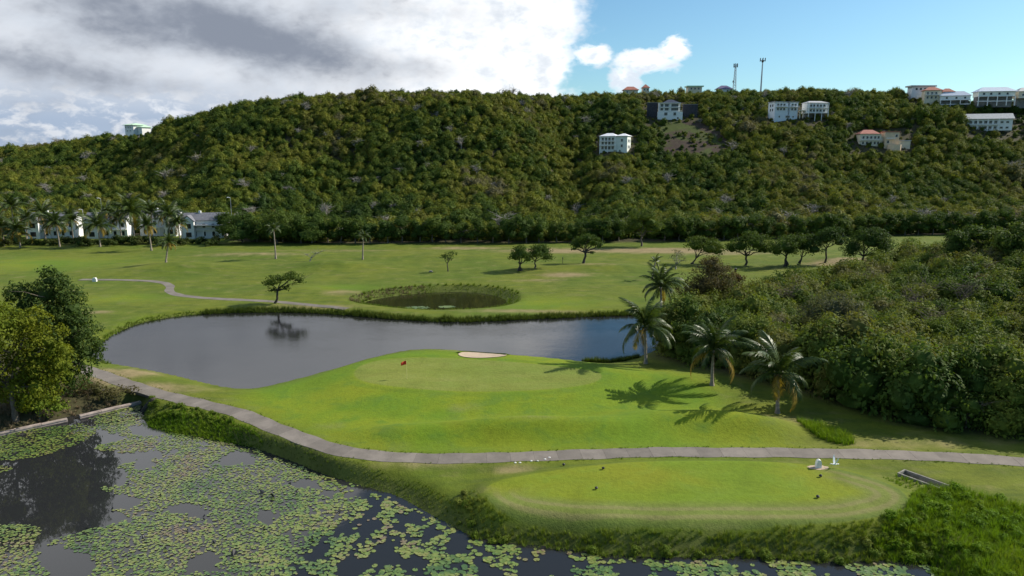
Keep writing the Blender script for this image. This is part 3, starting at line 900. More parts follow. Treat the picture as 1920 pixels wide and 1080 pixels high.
def build_forest():
    rs = np.random.RandomState(11)
    X, Y = jgrid(-520, 520, 224, 560, 3.5, rs)
    px = 960 + FPX * X / Y * CP
    e = np.interp(px, _ex, _ey); rg = np.interp(px, _rx, _ry)
    ok = (Y > e + 5) & (Y < rg + 22) & (px > -220) & (px < 2140)
    X, Y, px = X[ok], Y[ok], px[ok]
    Z = zfun(X, Y)
    t = (Y - np.interp(px, _ex, _ey)) / 200
    s = rs.uniform(.5, 1.0, len(X)) ** 1.3 * 1.22 * (1.0 + .14 * wav(X, Y, 40, 4))
    s *= np.where(rs.uniform(size=len(X)) < .06, 1.35, 1.0)
    s = np.where(t < .12, s * 1.25, s)
    P = np.c_[X, Y, Z - .3]
    tx, ty = project(X, Y, Z + 4.8 * s); _, by = project(X, Y, Z)
    w = 3.2 * s / Y * FPX
    keep = np.ones(len(X), bool); low = np.zeros(len(X), bool)
    for (x0, x1, y0, y1, _) in HOUSES_PX:
        inx = (tx + w * .8 > x0) & (tx - w * .8 < x1)
        # trees that would stand inside the house or hide its front are felled, those low below it stay
        low |= inx & (ty < y1 - 2) & (by > y0 + 2) & (by < y1 + 36)
    for (x0, x1, y0, y1) in CLEAR_PX:
        low |= (tx + w * .3 > x0) & (tx - w * .3 < x1) & (by > y0) & (ty < y1)
    s = np.where(low, s * rs.uniform(.22, .5, len(X)), s)
    soil_d = sdist(SOIL, X, Y)
    keep &= ~((soil_d < 0) & (wav(X, Y, 22, 12) > .15))
    sdv = [np.hypot(X - v[0], Y - v[1]) for v in VILLA_SPOTS]
    for d in sdv: keep &= d > 12
    for (p, q) in ((1378, 168), (1427, 160)):
        keep &= ~((abs(tx - p) < 9) & (ty < q - 3))
    P, s = P[keep], s[keep]
    pro = [proto_tree(i, 3.1, .37, 'forest_leaf', 1.0, .70 + .08 * (i % 4)) for i in range(10)]
    n = len(P); pro += [bare_proto(i, 3.0, .22) for i in range(3)]
    pick = np.where(rs.uniform(size=n) < .02, rs.randint(10, 13, n), rs.randint(0, 10, n))
    sc3 = np.c_[s * rs.uniform(.9, 1.2, n), s * rs.uniform(.9, 1.2, n), s * rs.uniform(.85, 1.4, n)]
    scatter('hillside_wood', P, proto_collection('wood_crown', pro), pick, sc3, rs.uniform(0, 6.28, n),
            'dense dry tropical woodland covering the whole hillside behind the golf course', 'woodland')

VILLA_SPOTS = [tuple(at_z(x, y, 0)) for x, y in ((55, 446), (110, 444), (200, 445), (300, 445), (385, 447), (250, 445), (345, 446), (420, 446))]
build_forest()

def build_thicket():
    rs = np.random.RandomState(21)
    X, Y = jgrid(15, 190, 64, 216, 2.15, rs)
    d = sdist(THICKET, X, Y); px = 960 + FPX * X / Y * CP
    ok = (d < -.8) & (px < 2120) & (sdist(LAKE, X, Y) > 1.2)
    X, Y, d = X[ok], Y[ok], d[ok]
    s = (.45 + 1.15 * rs.uniform(size=len(X)) ** 1.8) * (1 + .18 * wav(X, Y, 19, 5)) * 1.12
    s *= np.where(d > -6, 1.0, .95)
    s *= np.clip(.70 + .16 * (X - 18) / 8, .70, 1.12)
    Z = zfun(X, Y)
    # the taller front ranks by the turf
    fr = sst(9 + d, 0, 6) * (Y < 105)
    s3 = np.c_[s * (1 + .2 * fr), s * (1 + .2 * fr), s * (1.12 + .25 * fr)]
    e2 = (fr > .3) & (d < -1.6); e3 = (fr > .5) & (d < -3.0)
    X, Y, s3, Z = (np.concatenate([q, q[e2] + dq, q[e3] + dq * 2]) for q, dq in ((X, .4), (Y, .5), (s3, 0), (Z, 1.9)))
    pro = [proto_tree(40 + i, 2.05, .21, 'thicket_leaf', .62, .75 + .1 * (i % 3), core=.6) for i in range(8)]
    pro += [bare_proto(10 + i, 1.7, .055, 'bark') for i in range(3)]
    n = len(X); pick = np.where(rs.uniform(size=n) < .03, rs.randint(8, 11, n), rs.randint(0, 8, n))
    scatter('thicket', np.c_[X, Y, Z - .2], proto_collection('thicket_bush', pro), pick, s3, rs.uniform(0, 6.28, len(X)),
            'wide dense green thicket filling the right side beyond the palms', 'thicket')
build_thicket()

# ------------------------------------------------------------------ trees standing singly
tree_px('fairway_tree', (516, 569), [(14, 46, 24, 9), (34, 48, 20, 10), (-2, 38, 15, 7), (20, 28, 12, 5), (-6, 24, 10, 5), (46, 40, 9, 5)],
        'flat topped windswept tree leaning over the far bank of the lake', leaf=.30, fork=(6, 24), r=.24, bark='dark_bark', seed=3, leafm='edge_leaf', core=.35)
tree_px('bare_tree', (581, 490), [(-10, 14, 5, 3), (14, 18, 8, 3), (24, 21, 6, 2), (4, 10, 5, 3)], 'low leafless tree with spreading grey branches on the far fairway', leafm=None, fork=(3, 6), r=.16, bark='pale_bark', seed=4, twigs=9)
tree_px('small_tree', (840, 509), [(0, 30, 9, 5), (10, 33, 8, 4), (-8, 27, 7, 4), (3, 22, 6, 3)], 'small thin windswept tree alone in the middle of the far fairway', leaf=.26, fork=(-1, 15), r=.15, bark='dark_bark', seed=5, dens=.7, core=.2)
tree_px('fairway_tree', (972, 508), [(-6, 27, 13, 12), (8, 32, 16, 13), (0, 38, 12, 8), (18, 24, 10, 8)], 'dark bushy tree, the left one of the touching pair on the far fairway', seed=6, leaf=.32, fork=(3, 12), r=.26, bark='dark_bark', leafm='edge_leaf', stems=[(0, 0), (5, 0)])
tree_px('fairway_tree', (1003, 503), [(4, 30, 17, 11), (18, 30, 15, 12), (-8, 26, 11, 9), (22, 20, 11, 8), (8, 37, 14, 6)], 'dark bushy tree, the right one of the touching pair on the far fairway', seed=7, leaf=.32, fork=(0, 12), r=.22, bark='bark', leafm='edge_leaf')
tree_px('fairway_tree', (1094, 494), [(4, 40, 19, 11), (-12, 34, 12, 8), (20, 38, 14, 9), (6, 47, 14, 7), (-18, 28, 7, 4), (28, 33, 8, 6), (16, 20, 6, 3)], 'dark spreading tree standing alone on a low mound of the far fairway', seed=8, leaf=.30, fork=(3, 20), r=.34, bark='dark_bark', leafm='edge_leaf')
tree_px('bare_tree', (1267, 505), [(-6, 22, 8, 6), (8, 26, 8, 7), (0, 32, 8, 5), (12, 18, 7, 5)], 'scraggly nearly leafless tree left of the row of round trees', leafm='grey_leaf', leaf=.22, dens=.25, core=0, fork=(0, 9), r=.2, bark='pale_bark', seed=9, twigs=7)
tree_px('fairway_tree', (1296, 495), [(8, 34, 20, 14), (30, 30, 22, 14), (48, 24, 16, 11), (16, 42, 16, 9), (38, 40, 12, 8)], 'windswept tree with slanting stems, first of the row of round trees from the left', seed=10, leaf=.33, fork=(8, 10), r=.22, bark='dark_bark', leafm='edge_leaf', stems=[(0, 0), (3, 0)])
tree_px('fairway_tree', (1398, 498), [(-14, 38, 20, 14), (10, 44, 24, 16), (28, 36, 18, 13), (-26, 30, 13, 10), (4, 54, 18, 9), (34, 28, 11, 8)], 'broad umbrella shaped tree, second of the row of round trees from the left', seed=11, leaf=.34, fork=(0, 18), r=.30, bark='dark_bark', leafm='edge_leaf')
tree_px('fairway_tree', (1473, 500), [(-10, 40, 22, 16), (10, 46, 20, 14), (-20, 30, 14, 12), (4, 32, 18, 13)], 'dense dark tree, third of the row of round trees from the left', seed=12, leaf=.34, fork=(0, 18), r=.30, bark='dark_bark', leafm='edge_leaf', stems=[(-2, 0), (4, 0)])
tree_px('fairway_tree', (1496, 497), [(14, 38, 20, 15), (26, 30, 18, 13), (4, 34, 14, 12), (18, 44, 16, 10)], 'dense dark tree with slanting stems, fourth of the row of round trees', seed=13, leaf=.34, fork=(6, 14), r=.22, bark='dark_bark', leafm='edge_leaf', stems=[(0, 0), (3, 0)])
tree_px('fairway_tree', (1547, 493), [(0, 46, 22, 14), (14, 52, 18, 12), (-14, 42, 15, 12), (20, 40, 14, 11), (4, 58, 14, 7)], 'tall stemmed round tree, fifth of the row of round trees from the left', seed=14, leaf=.33, fork=(0, 26), r=.26, bark='dark_bark', leafm='fairway_leaf')
tree_px('fairway_tree', (1613, 506), [(-14, 42, 20, 16), (12, 54, 24, 18), (34, 44, 20, 18), (0, 62, 20, 14), (24, 66, 20, 12), (42, 32, 12, 12), (-22, 32, 10, 10)], 'largest round tree on the fairway at the right end of the row', seed=15, leaf=.33, fork=(4, 26), r=.26, bark='dark_bark', leafm='fairway_leaf', stems=[(-6, 0), (2, 0)])
tree_px('small_tree', (1698, 480), [(-6, 18, 12, 8), (8, 22, 13, 9), (2, 28, 10, 6), (16, 16, 8, 6)], 'small pale sparse tree right of the largest round tree', seed=16, leaf=.26, dens=.6, core=.25, fork=(0, 10), r=.16, bark='pale_bark', leafm='rimgrass_leaf')
tree_px('edge_tree', (1203, 462), [(-14, 38, 20, 14), (12, 44, 24, 18), (0, 56, 22, 14), (24, 34, 16, 12), (-24, 30, 14, 11)], 'tall rounded tree whose pale trunk shows before the dark wood edge', seed=17, leaf=.38, fork=(0, 18), r=.3, bark='bark', leafm='edge_leaf')

# the two big trees on the left bank
tree_px('bank_tree', (110, 752), [(0, 200, 45, 36), (-40, 180, 36, 34), (36, 168, 38, 40), (-6, 150, 46, 40), (40, 120, 38, 40), (8, 226, 30, 22), (-52, 205, 24, 20), (56, 90, 28, 32), (16, 90, 36, 36), (50, 140, 30, 26), (20, 40, 34, 34), (-24, 60, 40, 40)],
        'tall dark feathery tree on the left bank behind the yellow green tree', seed=18, leaf=.30, fork=(-2, 70), r=.3, bark='bark', leafm='darkfeather_leaf', dens=1.25, core=.34, clump=.3, under=.9, twigs=1, grow=1.08)
tree_px('bank_tree', (30, 790), [(-6, 150, 60, 48), (44, 120, 46, 44), (-60, 130, 56, 50), (10, 188, 48, 34), (-50, 196, 44, 32), (60, 70, 36, 36), (6, 70, 50, 44), (-60, 60, 50, 44), (30, 38, 36, 28), (88, 104, 32, 34), (-20, 218, 36, 22), (78, 150, 34, 32), (50, 190, 30, 24)],
        'yellow green bushy tree at the left edge of the picture beside the pond', seed=19, leaf=.27, fork=(0, 60), r=.3, bark='bark', leafm='yellow_leaf', dens=1.2, core=.36, clump=.3, under=.9, twigs=1, grow=1.08)
tree_px('bank_bush', (75, 786), [(0, 26, 30, 22), (-30, 22, 26, 20), (30, 18, 18, 14)], 'leafy green bush hanging over the water wall under the left bank trees', cat='bush', seed=20, leaf=.24, fork=(0, 8), r=.1, leafm='bank_leaf', dens=.7)
tree_px('bank_bush', (215, 752), [(0, 12, 26, 12), (-30, 14, 26, 14), (28, 12, 18, 9), (-60, 16, 26, 16), (-85, 20, 24, 18)], 'dry brown brush clinging to the bank above the water wall', cat='bush', seed=22, leaf=.22, fork=(0, 5), r=.06, leafm='brown_leaf', dens=.6, core=.3)

# bushes that stand out of the thicket
def on_thicket(px, py, Y):
    p = at_y(px, py, Y); return Vector((p.x, Y, zat(p.x, Y)))
tree_px('tall_bush', (1330, 575), [(0, 40, 40, 34), (8, 66, 28, 24), (-30, 24, 30, 28), (28, 30, 26, 26), (-4, 82, 18, 12)], 'large brown leaved bush rising above the thicket behind the palms', cat='bush', seed=23, leaf=.28, fork=(0, 20), r=.2, leafm='brown_leaf', dens=.8, core=.5)
tree_px('tall_bush', (1378, 560), [(0, 28, 18, 16), (6, 38, 12, 8)], 'small dark reddish bush right of the large brown bush', cat='bush', seed=24, leaf=.26, fork=(0, 12), r=.12, leafm='red_leaf', dens=.8, core=.5)
for px_, py_, sz, lm, lab in ((1445, 566, 22, 'edge_leaf', 'dark green rounded bush at the upper left rim of the thicket'),
                              (1505, 556, 24, 'lime_leaf', 'light green bush at the upper rim of the thicket below the round trees'),
                              (1365, 600, 18, 'lime_leaf', 'small bright green bush just below the large brown bush'),
                              (1560, 640, 42, 'grey_leaf', 'greyish silvery bush in the middle of the thicket'),
                              (1660, 660, 30, 'lime_leaf', 'bright yellow green bush in the middle of the thicket'),
                              (1745, 655, 28, 'lime_leaf', 'bright green bush right of the yellow green bush in the thicket'),
                              (1590, 700, 30, 'lime_leaf', 'light green bush low in the thicket behind the rightmost palm'),
                              (1820, 560, 20, 'brown_leaf', 'small brown tinged bush high in the thicket at right')):
    g = hit(px_, py_); k = sz
    tree_px('thicket_shrub', (px_, py_), [(0, k * 1.25, k, k * .7), (-k * .6, k * .95, k * .7, k * .6), (k * .6, k * 1.0, k * .7, k * .6), (0, k * .5, k * .9, k * .5)], lab, cat='bush', seed=int(px_), leaf=.27, fork=(0, k * .4), r=.1, leafm=lm, dens=.75, core=.55,
            at=g + Vector((0, 0, .6)))
for px_, py_, k in ((1790, 462, 30), (1850, 468, 44), (1915, 478, 46), (1760, 470, 20)):
    pass

# ---------- trees in the row along the far edge of the fairway, and the hedge before the villas
EDGE_ME = []
for i in range(6):
    rs_ = np.random.RandomState(300 + i)
    bl = [(rs_.uniform(-2, 2), rs_.uniform(-1.5, 1.5), rs_.uniform(4.0, 6.8), rs_.uniform(1.8, 2.6), rs_.uniform(1.8, 2.5), rs_.uniform(1.4, 2.1)) for _ in range(5)]
    bl += [(-2.3, 0, 2.6, 1.7, 1.7, 1.6), (2.3, .3, 2.6, 1.7, 1.7, 1.6), (0, 0, 3.0, 2.2, 1.8, 1.8)]
    EDGE_ME.append((crown_mesh('crown', bl, .44, 'edge_leaf', 310 + i, .95, .36, .62, jit=.42, outw=.75), trunk_mesh('trunk', (rs_.uniform(-.3, .3), 0, 2.2), [b[:3] for b in bl[:5]], .2, 'bark', 320 + i)))

def stock_tree(name, g, i, s, sz, rz, label, cat, group, pair):
    o = empty(name, g, label, cat, group, rz)
    o.scale = (s, s, sz)
    link('trunk', pair[1], o); link('crown', pair[0], o)
    return o

rr = random.Random(5)
x = 428.0
while x < 1990:
    ye = float(np.interp(x, _ex, _ey)) + rr.uniform(-.5, 3)
    X_ = (x - 960) / FPX * ye / CP
    g = Vector((X_, ye, zat(X_, ye)))
    s = rr.uniform(.82, 1.18)
    side = next(t for q, t in ((500, 'behind the slim left palm'), (650, 'between the two slim palms'), (800, 'right of the second slim palm'), (920, 'behind the small thin tree'), (1040, 'behind the touching pair'),
                (1190, 'behind the lone mound tree'), (1290, 'right of the pale trunk'), (1440, 'behind the first two round trees'), (1580, 'behind the dense round trees'), (1700, 'behind the largest round tree'), (1830, 'beyond the last lawn strip'), (9999, 'at the far right')) if x < q)
    if abs(x - 1203) > 20:
        stock_tree('edge_tree', g, 0, s, s * rr.uniform(.9, 1.12), rr.uniform(0, 6.28), 'dark bushy tree in the row edging the wood, ' + side, 'tree', 'trees edging the wood, ' + side, EDGE_ME[rr.randrange(6)])
    x += rr.uniform(22, 34) * 238 / ye
# big rounded trees right of the villas
for px_, py_, w_, h_, lab in ((455, 455, 40, 46, 'broad rounded tree just right of the villas'), (520, 456, 42, 48, 'second broad rounded tree to the right of the villas'), (585, 456, 36, 42, 'third broad rounded tree to the right of the villas')):
    tree_px('rounded_tree', (px_, py_), [(0, h_ * .75, w_ * .6, h_ * .35), (-w_ * .5, h_ * .6, w_ * .5, h_ * .35), (w_ * .5, h_ * .62, w_ * .5, h_ * .35), (0, h_ * .4, w_ * .8, h_ * .35), (w_ * .2, h_ * 1.0, w_ * .4, h_ * .2)],
            lab + ' by the fairway', seed=int(px_), leaf=.42, fork=(0, h_ * .3), r=.28, leafm='edge_leaf', core=.6)
# the thicket rises to trees at the far right
for i, (px_, py_) in enumerate(((1790, 500), (1835, 492), (1880, 500), (1925, 497), (1860, 478), (1910, 470), (1965, 492))):
    g = hit(px_, py_)
    stock_tree('knoll_tree', g, 0, rr.uniform(.95, 1.2), rr.uniform(.95, 1.2), rr.uniform(0, 6), 'dark green tree on top of the thicket at the right edge', 'tree', 'trees on the thicket knoll', EDGE_ME[i % 6])

HEDGE_ME = [crown_mesh('foliage', [(-.7, 0, .7, .9, .8, .8), (.7, .1, .6, .9, .8, .7), (0, 0, 1.1, .8, .7, .6)], .24, 'hedge_leaf', 400 + i, .8, .36, .6) for i in range(3)]
for i in range(34):
    px_ = -30 + i * 13.2
    g = hit(px_, 459 + rr.uniform(-3, 3))
    o = link('hedge_bush', HEDGE_ME[i % 3], loc=g - Vector((0, 0, .15)), rz=rr.uniform(0, 6.28))
    k = rr.uniform(1.1, 2.1); o.scale = (k * 1.15, k, k)
    top(o, 'low dark bush in the hedge between the villas and the fairway', 'bush', 'hedge before the villas')

# ------------------------------------------------------------------ palms
def frond_mesh(seed, L, droop, n=50, w=.80, mat='palm_leaf'):
    """arching midrib along +X with two rows of hanging leaflets"""
    rs = np.random.RandomState(seed)
    th0, th1 = .35 - .25 * droop, -(.75 + 1.05 * droop)
    pts = [np.zeros(3)]
    for i in range(24):
        t = (i + .5) / 24; a = th0 + (th1 - th0) * t ** 1.35
        pts.append(pts[-1] + np.array([cos(a), 0, sin(a)]) * L / 24)
    pts = np.array(pts)
    def rib(t):
        q = t * 24; i = min(23, int(q)); return pts[i] + (pts[i + 1] - pts[i]) * (q - i)
    m = MB()
    m.tube([rib(t) for t in np.linspace(0, 1, 9)], list(np.linspace(.055, .008, 9)), 4)
    tw = rs.uniform(-.25, .25)
    for i in range(n):
        t = .12 + .87 * i / (n - 1)
        p = rib(t); d = rib(min(1, t + .03)) - rib(max(0, t - .03)); d /= np.linalg.norm(d)
        ll = w * (.30 + .95 * sin(pi * min(1, t * .84 + .14)))
        for sgn in (-1, 1):
            if rs.uniform() < .07: continue
            l2 = ll * rs.uniform(.75, 1.12)
            out = np.array([0, sgn * .78, sgn * tw]) + d * rs.uniform(.35, .75) + np.array([0, 0, -.25 - .45 * rs.uniform()])
            out /= np.linalg.norm(out)
            wd = d * L * .0105
            mid = p + out * l2 * .5; tip = p + out * l2 + np.array([0, 0, -.30 * l2])
            m.add([p - wd, p + wd, mid + wd, mid - wd, tip], [(0, 1, 2, 3), (3, 2, 4)])
    return m.mesh('frond', mat)

FR = {}
for i, dr in enumerate((.05, .35, .7, 1.05)):
    FR[i] = [frond_mesh(500 + i * 3 + j, 1.0 * 4.2, dr) for j in range(2)]
FR['dry'] = [frond_mesh(540 + j, 4.2, 1.0 + .3 * j, mat='palm_dry_leaf', n=48) for j in range(2)]

def palm(base, crown_px, label, group=None, L=4.4, seed=1, dry=3, nuts=True, at=None, nf=26):
    g = at or hit(*base); s = (g.y * CP - (g.z - CAMZ) * SP) / FPX
    r = random.Random(seed)
    H = (base[1] - crown_px[1]) * s; lean = (crown_px[0] - base[0]) * s
    o = empty('coconut_palm', g, label, 'palm', group)
    m = MB(); pts, rad = [], []
    for i in range(12):
        t = i / 11
        pts.append((lean * t ** 1.5, .25 * sin(t * 2.5), -.4 + (H + .4) * t)); rad.append((.24 - .10 * t + (.14 * (1 - t * 5) if t < .2 else 0)) * (1.06 if i % 2 else .97))
    m.tube(pts, rad, 8); link('trunk', m.mesh('trunk', 'palm_bark', True), o)
    k = L / 4.2
    for i in range(nf):
        t = i / nf
        az_ = i * 2.39996 + seed + r.uniform(-.45, .45)
        el_ = 1.2 - 1.35 * t + r.uniform(-.28, .28)
        cls = min(3, int(t * 4.2))
        drym = i >= nf - dry
        me = r.choice(FR['dry']) if drym else FR[cls][r.randrange(2)]
        f = link('frond', me, o)
        f.location = (lean, .25 * sin(2.5), H)
        f.rotation_euler = (r.uniform(-.25, .25), -el_ if not drym else r.uniform(-.1, .45), az_)
        f.scale = (k * r.uniform(.72, 1.12),) * 3
        if drym: f['label'] = 'yellow brown drooping dry frond'
    if nuts:
        m = MB()
        for i in range(7):
            a = i * .9; c_ = Vector((lean + cos(a) * .3, .2 + sin(a) * .3, H - .25 - .12 * (i % 3)))
            iv, jf = ico()
            m.add([tuple(c_ + Vector(v) * .16) for v in iv[:]], [tuple(q[:3]) for q in jf])
        link('coconut_bunch', m.mesh('coconut_bunch', 'husk', True), o)
    return o

palm((1211, 682), (1207, 613), 'coconut palm on the lake shore, left of the three near palms', L=5.5, seed=1, dry=2)
palm((1335, 723), (1335, 655), 'coconut palm between two others, middle of the three near palms', L=5.2, seed=2, dry=2)
palm((1458, 776), (1455, 700), 'coconut palm with golden drooping fronds, nearest and rightmost of the three near palms', L=5.6, seed=3, dry=4)
palm((1240, 592), (1237, 532), 'dark coconut palm behind the lake corner above the near palms', L=5.2, seed=4, dry=1, nuts=False, at=Vector((*at_z(1240, 596, .2), .1)))
palm((1223, 525), (1228, 492), 'small thin palm just behind the dark palm at the lake corner', L=2.6, seed=5, dry=0, nuts=False, nf=10)
palm((517, 486), (516, 430), 'slim coconut palm left of the bare tree on the far fairway', L=3.0, seed=6, dry=1, nf=18)
palm((680, 487), (683, 443), 'slim coconut palm right of the bare tree on the far fairway', L=3.0, seed=7, dry=1, nf=18)
palm((311, 492), (319, 455), 'bent coconut palm with yellowed fronds standing forward on the fairway near the villas', L=3.6, seed=8, dry=4, nf=22)
palm((284, 470), (280, 424), 'coconut palm with yellow lower fronds at the fairway edge before the villas', L=4.6, seed=9, dry=6)
GV = 'coconut palms round the villas'
VP = ['coconut palm at the left edge of the picture by the villas', 'coconut palm in front of the left end of the first villa', 'tall coconut palm behind the villa palms at far left', 'tall coconut palm before the middle of the first villa',
      'low wide coconut palm before the first villa', 'coconut palm at the right end of the first villa', 'low wide coconut palm before the second villa', 'coconut palm at the right end of the second villa',
      'tallest coconut palm, between the second and third villas', 'tall coconut palm before the left of the third villa', 'tall coconut palm before the right of the third villa', 'short coconut palm at the left end of the rightmost villa',
      'small coconut palm close behind the first villa palms', 'coconut palm over the roof of the second villa']
for i, (bx, by, cx, cy, L_) in enumerate(((8, 462, 6, 425, 4.6), (38, 464, 36, 434, 4.8), (26, 440, 28, 388, 4.4), (86, 455, 84, 402, 4.8), (112, 463, 108, 420, 4.8), (138, 455, 136, 412, 4.6), (188, 463, 186, 424, 5.0),
                                   (228, 452, 226, 410, 4.2), (252, 455, 249, 398, 5.6), (286, 448, 288, 398, 4.8), (318, 450, 320, 404, 5.0), (338, 455, 336, 420, 4.0), (50, 450, 54, 410, 4.0), (212, 446, 205, 400, 4.0))):
    palm((bx, by), (cx, cy), VP[i], GV, L=L_ * 1.3, seed=20 + i, dry=3, nuts=False, nf=26)

# ------------------------------------------------------------------ houses (drawn up in photo pixels, built in metres where they stand)
class House:
    def __init__(s, name, px, py, label, Y=None, rz=0.0, cat='house', group=None):
        g = hit(px, py, Y) if Y is None else at_y(px, py, Y)
        s.s = (g.y * CP - (g.z - CAMZ) * SP) / FPX
        s.o = empty(name, g, label, cat, group, rz)
    def box(s, nm, mat, x0, x1, z0, z1, y0=0, y1=20, parent=None):
        k = s.s; return MB().box(x0 * k, x1 * k, y0 * k, y1 * k, z0 * k, z1 * k).build(nm, mat, parent or s.o)
    def wall(s, mat, x0, x1, z1, y0=0, y1=20, z0=-14): return s.box('wall', mat, x0, x1, z0, z1, y0, y1)
    def win(s, x0, x1, z0, z1, y=0, fr='white_paint', side=None):
        k = s.s; f = .35; d = .5
        m = MB(); g = MB()
        def pt(m_, a, b, c, e, n0, n1):
            if side is None: m_.box(a * k, b * k, (y - n1) * k, (y - n0) * k, c * k, e * k)
            else: m_.box((side + n0) * k, (side + n1) * k, a * k, b * k, c * k, e * k)
        pt(m, x0 - f, x0, z0 - f, z1 + f, .02, d); pt(m, x1, x1 + f, z0 - f, z1 + f, .02, d)
        pt(m, x0, x1, z1, z1 + f, .02, d); pt(m, x0, x1, z0 - f, z0, .02, d)
        w = m.build('window', fr, s.o)
        pt(g, x0, x1, z0, z1, .03, .15); g.build('pane', 'glass', w)
    def row(s, xs, z0, z1, y=0, w=3.4, fr='white_paint'):
        for x in xs: s.win(x - w / 2, x + w / 2, z0, z1, y, fr)
    def rail(s, x0, x1, z0, h=2.2, y=-4, mat='white_paint', n=10):
        k = s.s; m = MB()
        m.box(x0 * k, x1 * k, (y - .2) * k, (y + .2) * k, (z0 + h - .35) * k, (z0 + h) * k)
        for i in range(n + 1):
            x = x0 + (x1 - x0) * i / n; m.box((x - .12) * k, (x + .12) * k, (y - .1) * k, (y + .1) * k, z0 * k, (z0 + h - .35) * k)
        return m.build('railing', mat, s.o)
    def slab(s, x0, x1, z, y0=-4.5, y1=0, t=.7, mat='white_paint'): return s.box('balcony', mat, x0, x1, z - t, z, y0, y1 - .02)
    def col(s, xs, z0, z1, y=-4, w=.8, mat='white_paint'):
        for x in xs: s.box('column', mat, x - w / 2, x + w / 2, z0, z1, y - w / 2, y + w / 2)
    def hip(s, mat, x0, x1, z0, h, y0=-2, y1=22, inset=None):
        k = s.s; d = inset if inset is not None else min((y1 - y0), (x1 - x0)) * .5 - .5
        m = MB(); ym = (y0 + y1) / 2; xi0, xi1 = x0 + d, x1 - d
        t = .5
        vs = [(x0, y0, z0), (x1, y0, z0), (x1, y1, z0), (x0, y1, z0), (x0, y0, z0 + t), (x1, y0, z0 + t), (x1, y1, z0 + t), (x0, y1, z0 + t), (xi0, ym, z0 + h), (xi1, ym, z0 + h)]
        m.add([(a * k, b * k, c * k) for a, b, c in vs], [(3, 2, 1, 0), (0, 1, 5, 4), (1, 2, 6, 5), (2, 3, 7, 6), (3, 0, 4, 7), (4, 5, 9, 8), (5, 6, 9), (6, 7, 8, 9), (7, 4, 8)])
        return m.build('roof', mat, s.o)
    def gable(s, mat, x0, x1, z0, h, y0=-2, y1=22, axis='x', wallm=None, over=1.2):
        k = s.s; m = MB(); t = .6
        if axis == 'x':
            ym = (y0 + y1) / 2
            for ya in (y0, y1):
                m.add([(a * k, b * k, c * k) for a, b, c in ((x0, ya, z0), (x1, ya, z0), (x1, ym, z0 + h), (x0, ym, z0 + h), (x0, ya, z0 + t), (x1, ya, z0 + t), (x1, ym, z0 + h + t), (x0, ym, z0 + h + t))],
                      [(0, 1, 2, 3), (7, 6, 5, 4), (0, 4, 5, 1), (1, 5, 6, 2), (3, 7, 4, 0)])
            if wallm:
                for x in (x0 + over, x1 - over):
                    MB().add([(x * k, (y0 + 2) * k, z0 * k), (x * k, (y1 - 2) * k, z0 * k), (x * k, ym * k, (z0 + h * .93) * k), ((x + .3) * k, (y0 + 2) * k, z0 * k), ((x + .3) * k, (y1 - 2) * k, z0 * k), ((x + .3) * k, ym * k, (z0 + h * .93) * k)],
                             [(0, 1, 2), (3, 5, 4), (0, 2, 5, 3), (1, 4, 5, 2)]).build('gable_wall', wallm, s.o)
        else:
            xm = (x0 + x1) / 2
            for xa in (x0, x1):
                m.add([(a * k, b * k, c * k) for a, b, c in ((xa, y0, z0), (xa, y1, z0), (xm, y1, z0 + h), (xm, y0, z0 + h), (xa, y0, z0 + t), (xa, y1, z0 + t), (xm, y1, z0 + h + t), (xm, y0, z0 + h + t))],
                      [(0, 1, 2, 3), (7, 6, 5, 4), (0, 4, 5, 1), (1, 5, 6, 2), (3, 7, 4, 0)])
            if wallm:
                MB().prism([((x0 + over) * k, z0 * k), ((x1 - over) * k, z0 * k), (xm * k, (z0 + h * .9) * k)], (y0 + .8) * k, (y0 + 1.2) * k).build('gable_wall', wallm, s.o)
        return m.build('roof', mat, s.o)

# white house with open balconies
h = House('hillside_house', 1150, 285, 'square white house with pale hip roofs and open balconies above the lower wood', rz=-.42)
h.wall('mint_wall', -26, 26, 28, 0, 26); h.hip('white_roof', -28, 6, 28, 6, -3, 28, 12); h.hip('white_roof', 4, 28, 28.05, 5, -3, 28, 10)
for z in (4, 12.5, 20): h.row((-21, -14.5, -8, -1.5), z, z + 5.6, 0, 4.6)
h.slab(-26, 5, 11.2); h.slab(-26, 5, 19); h.rail(-26, 5, 11.2); h.rail(-26, 5, 19); h.col((-25.5, -10, 4.5), -6, 28)
h.win(14, 18, 18, 23); h.win(14, 18, 8, 13)
for z in (6, 17): h.win(6, 10, z, z + 5, side=26); h.win(16, 20, z, z + 5, side=26)
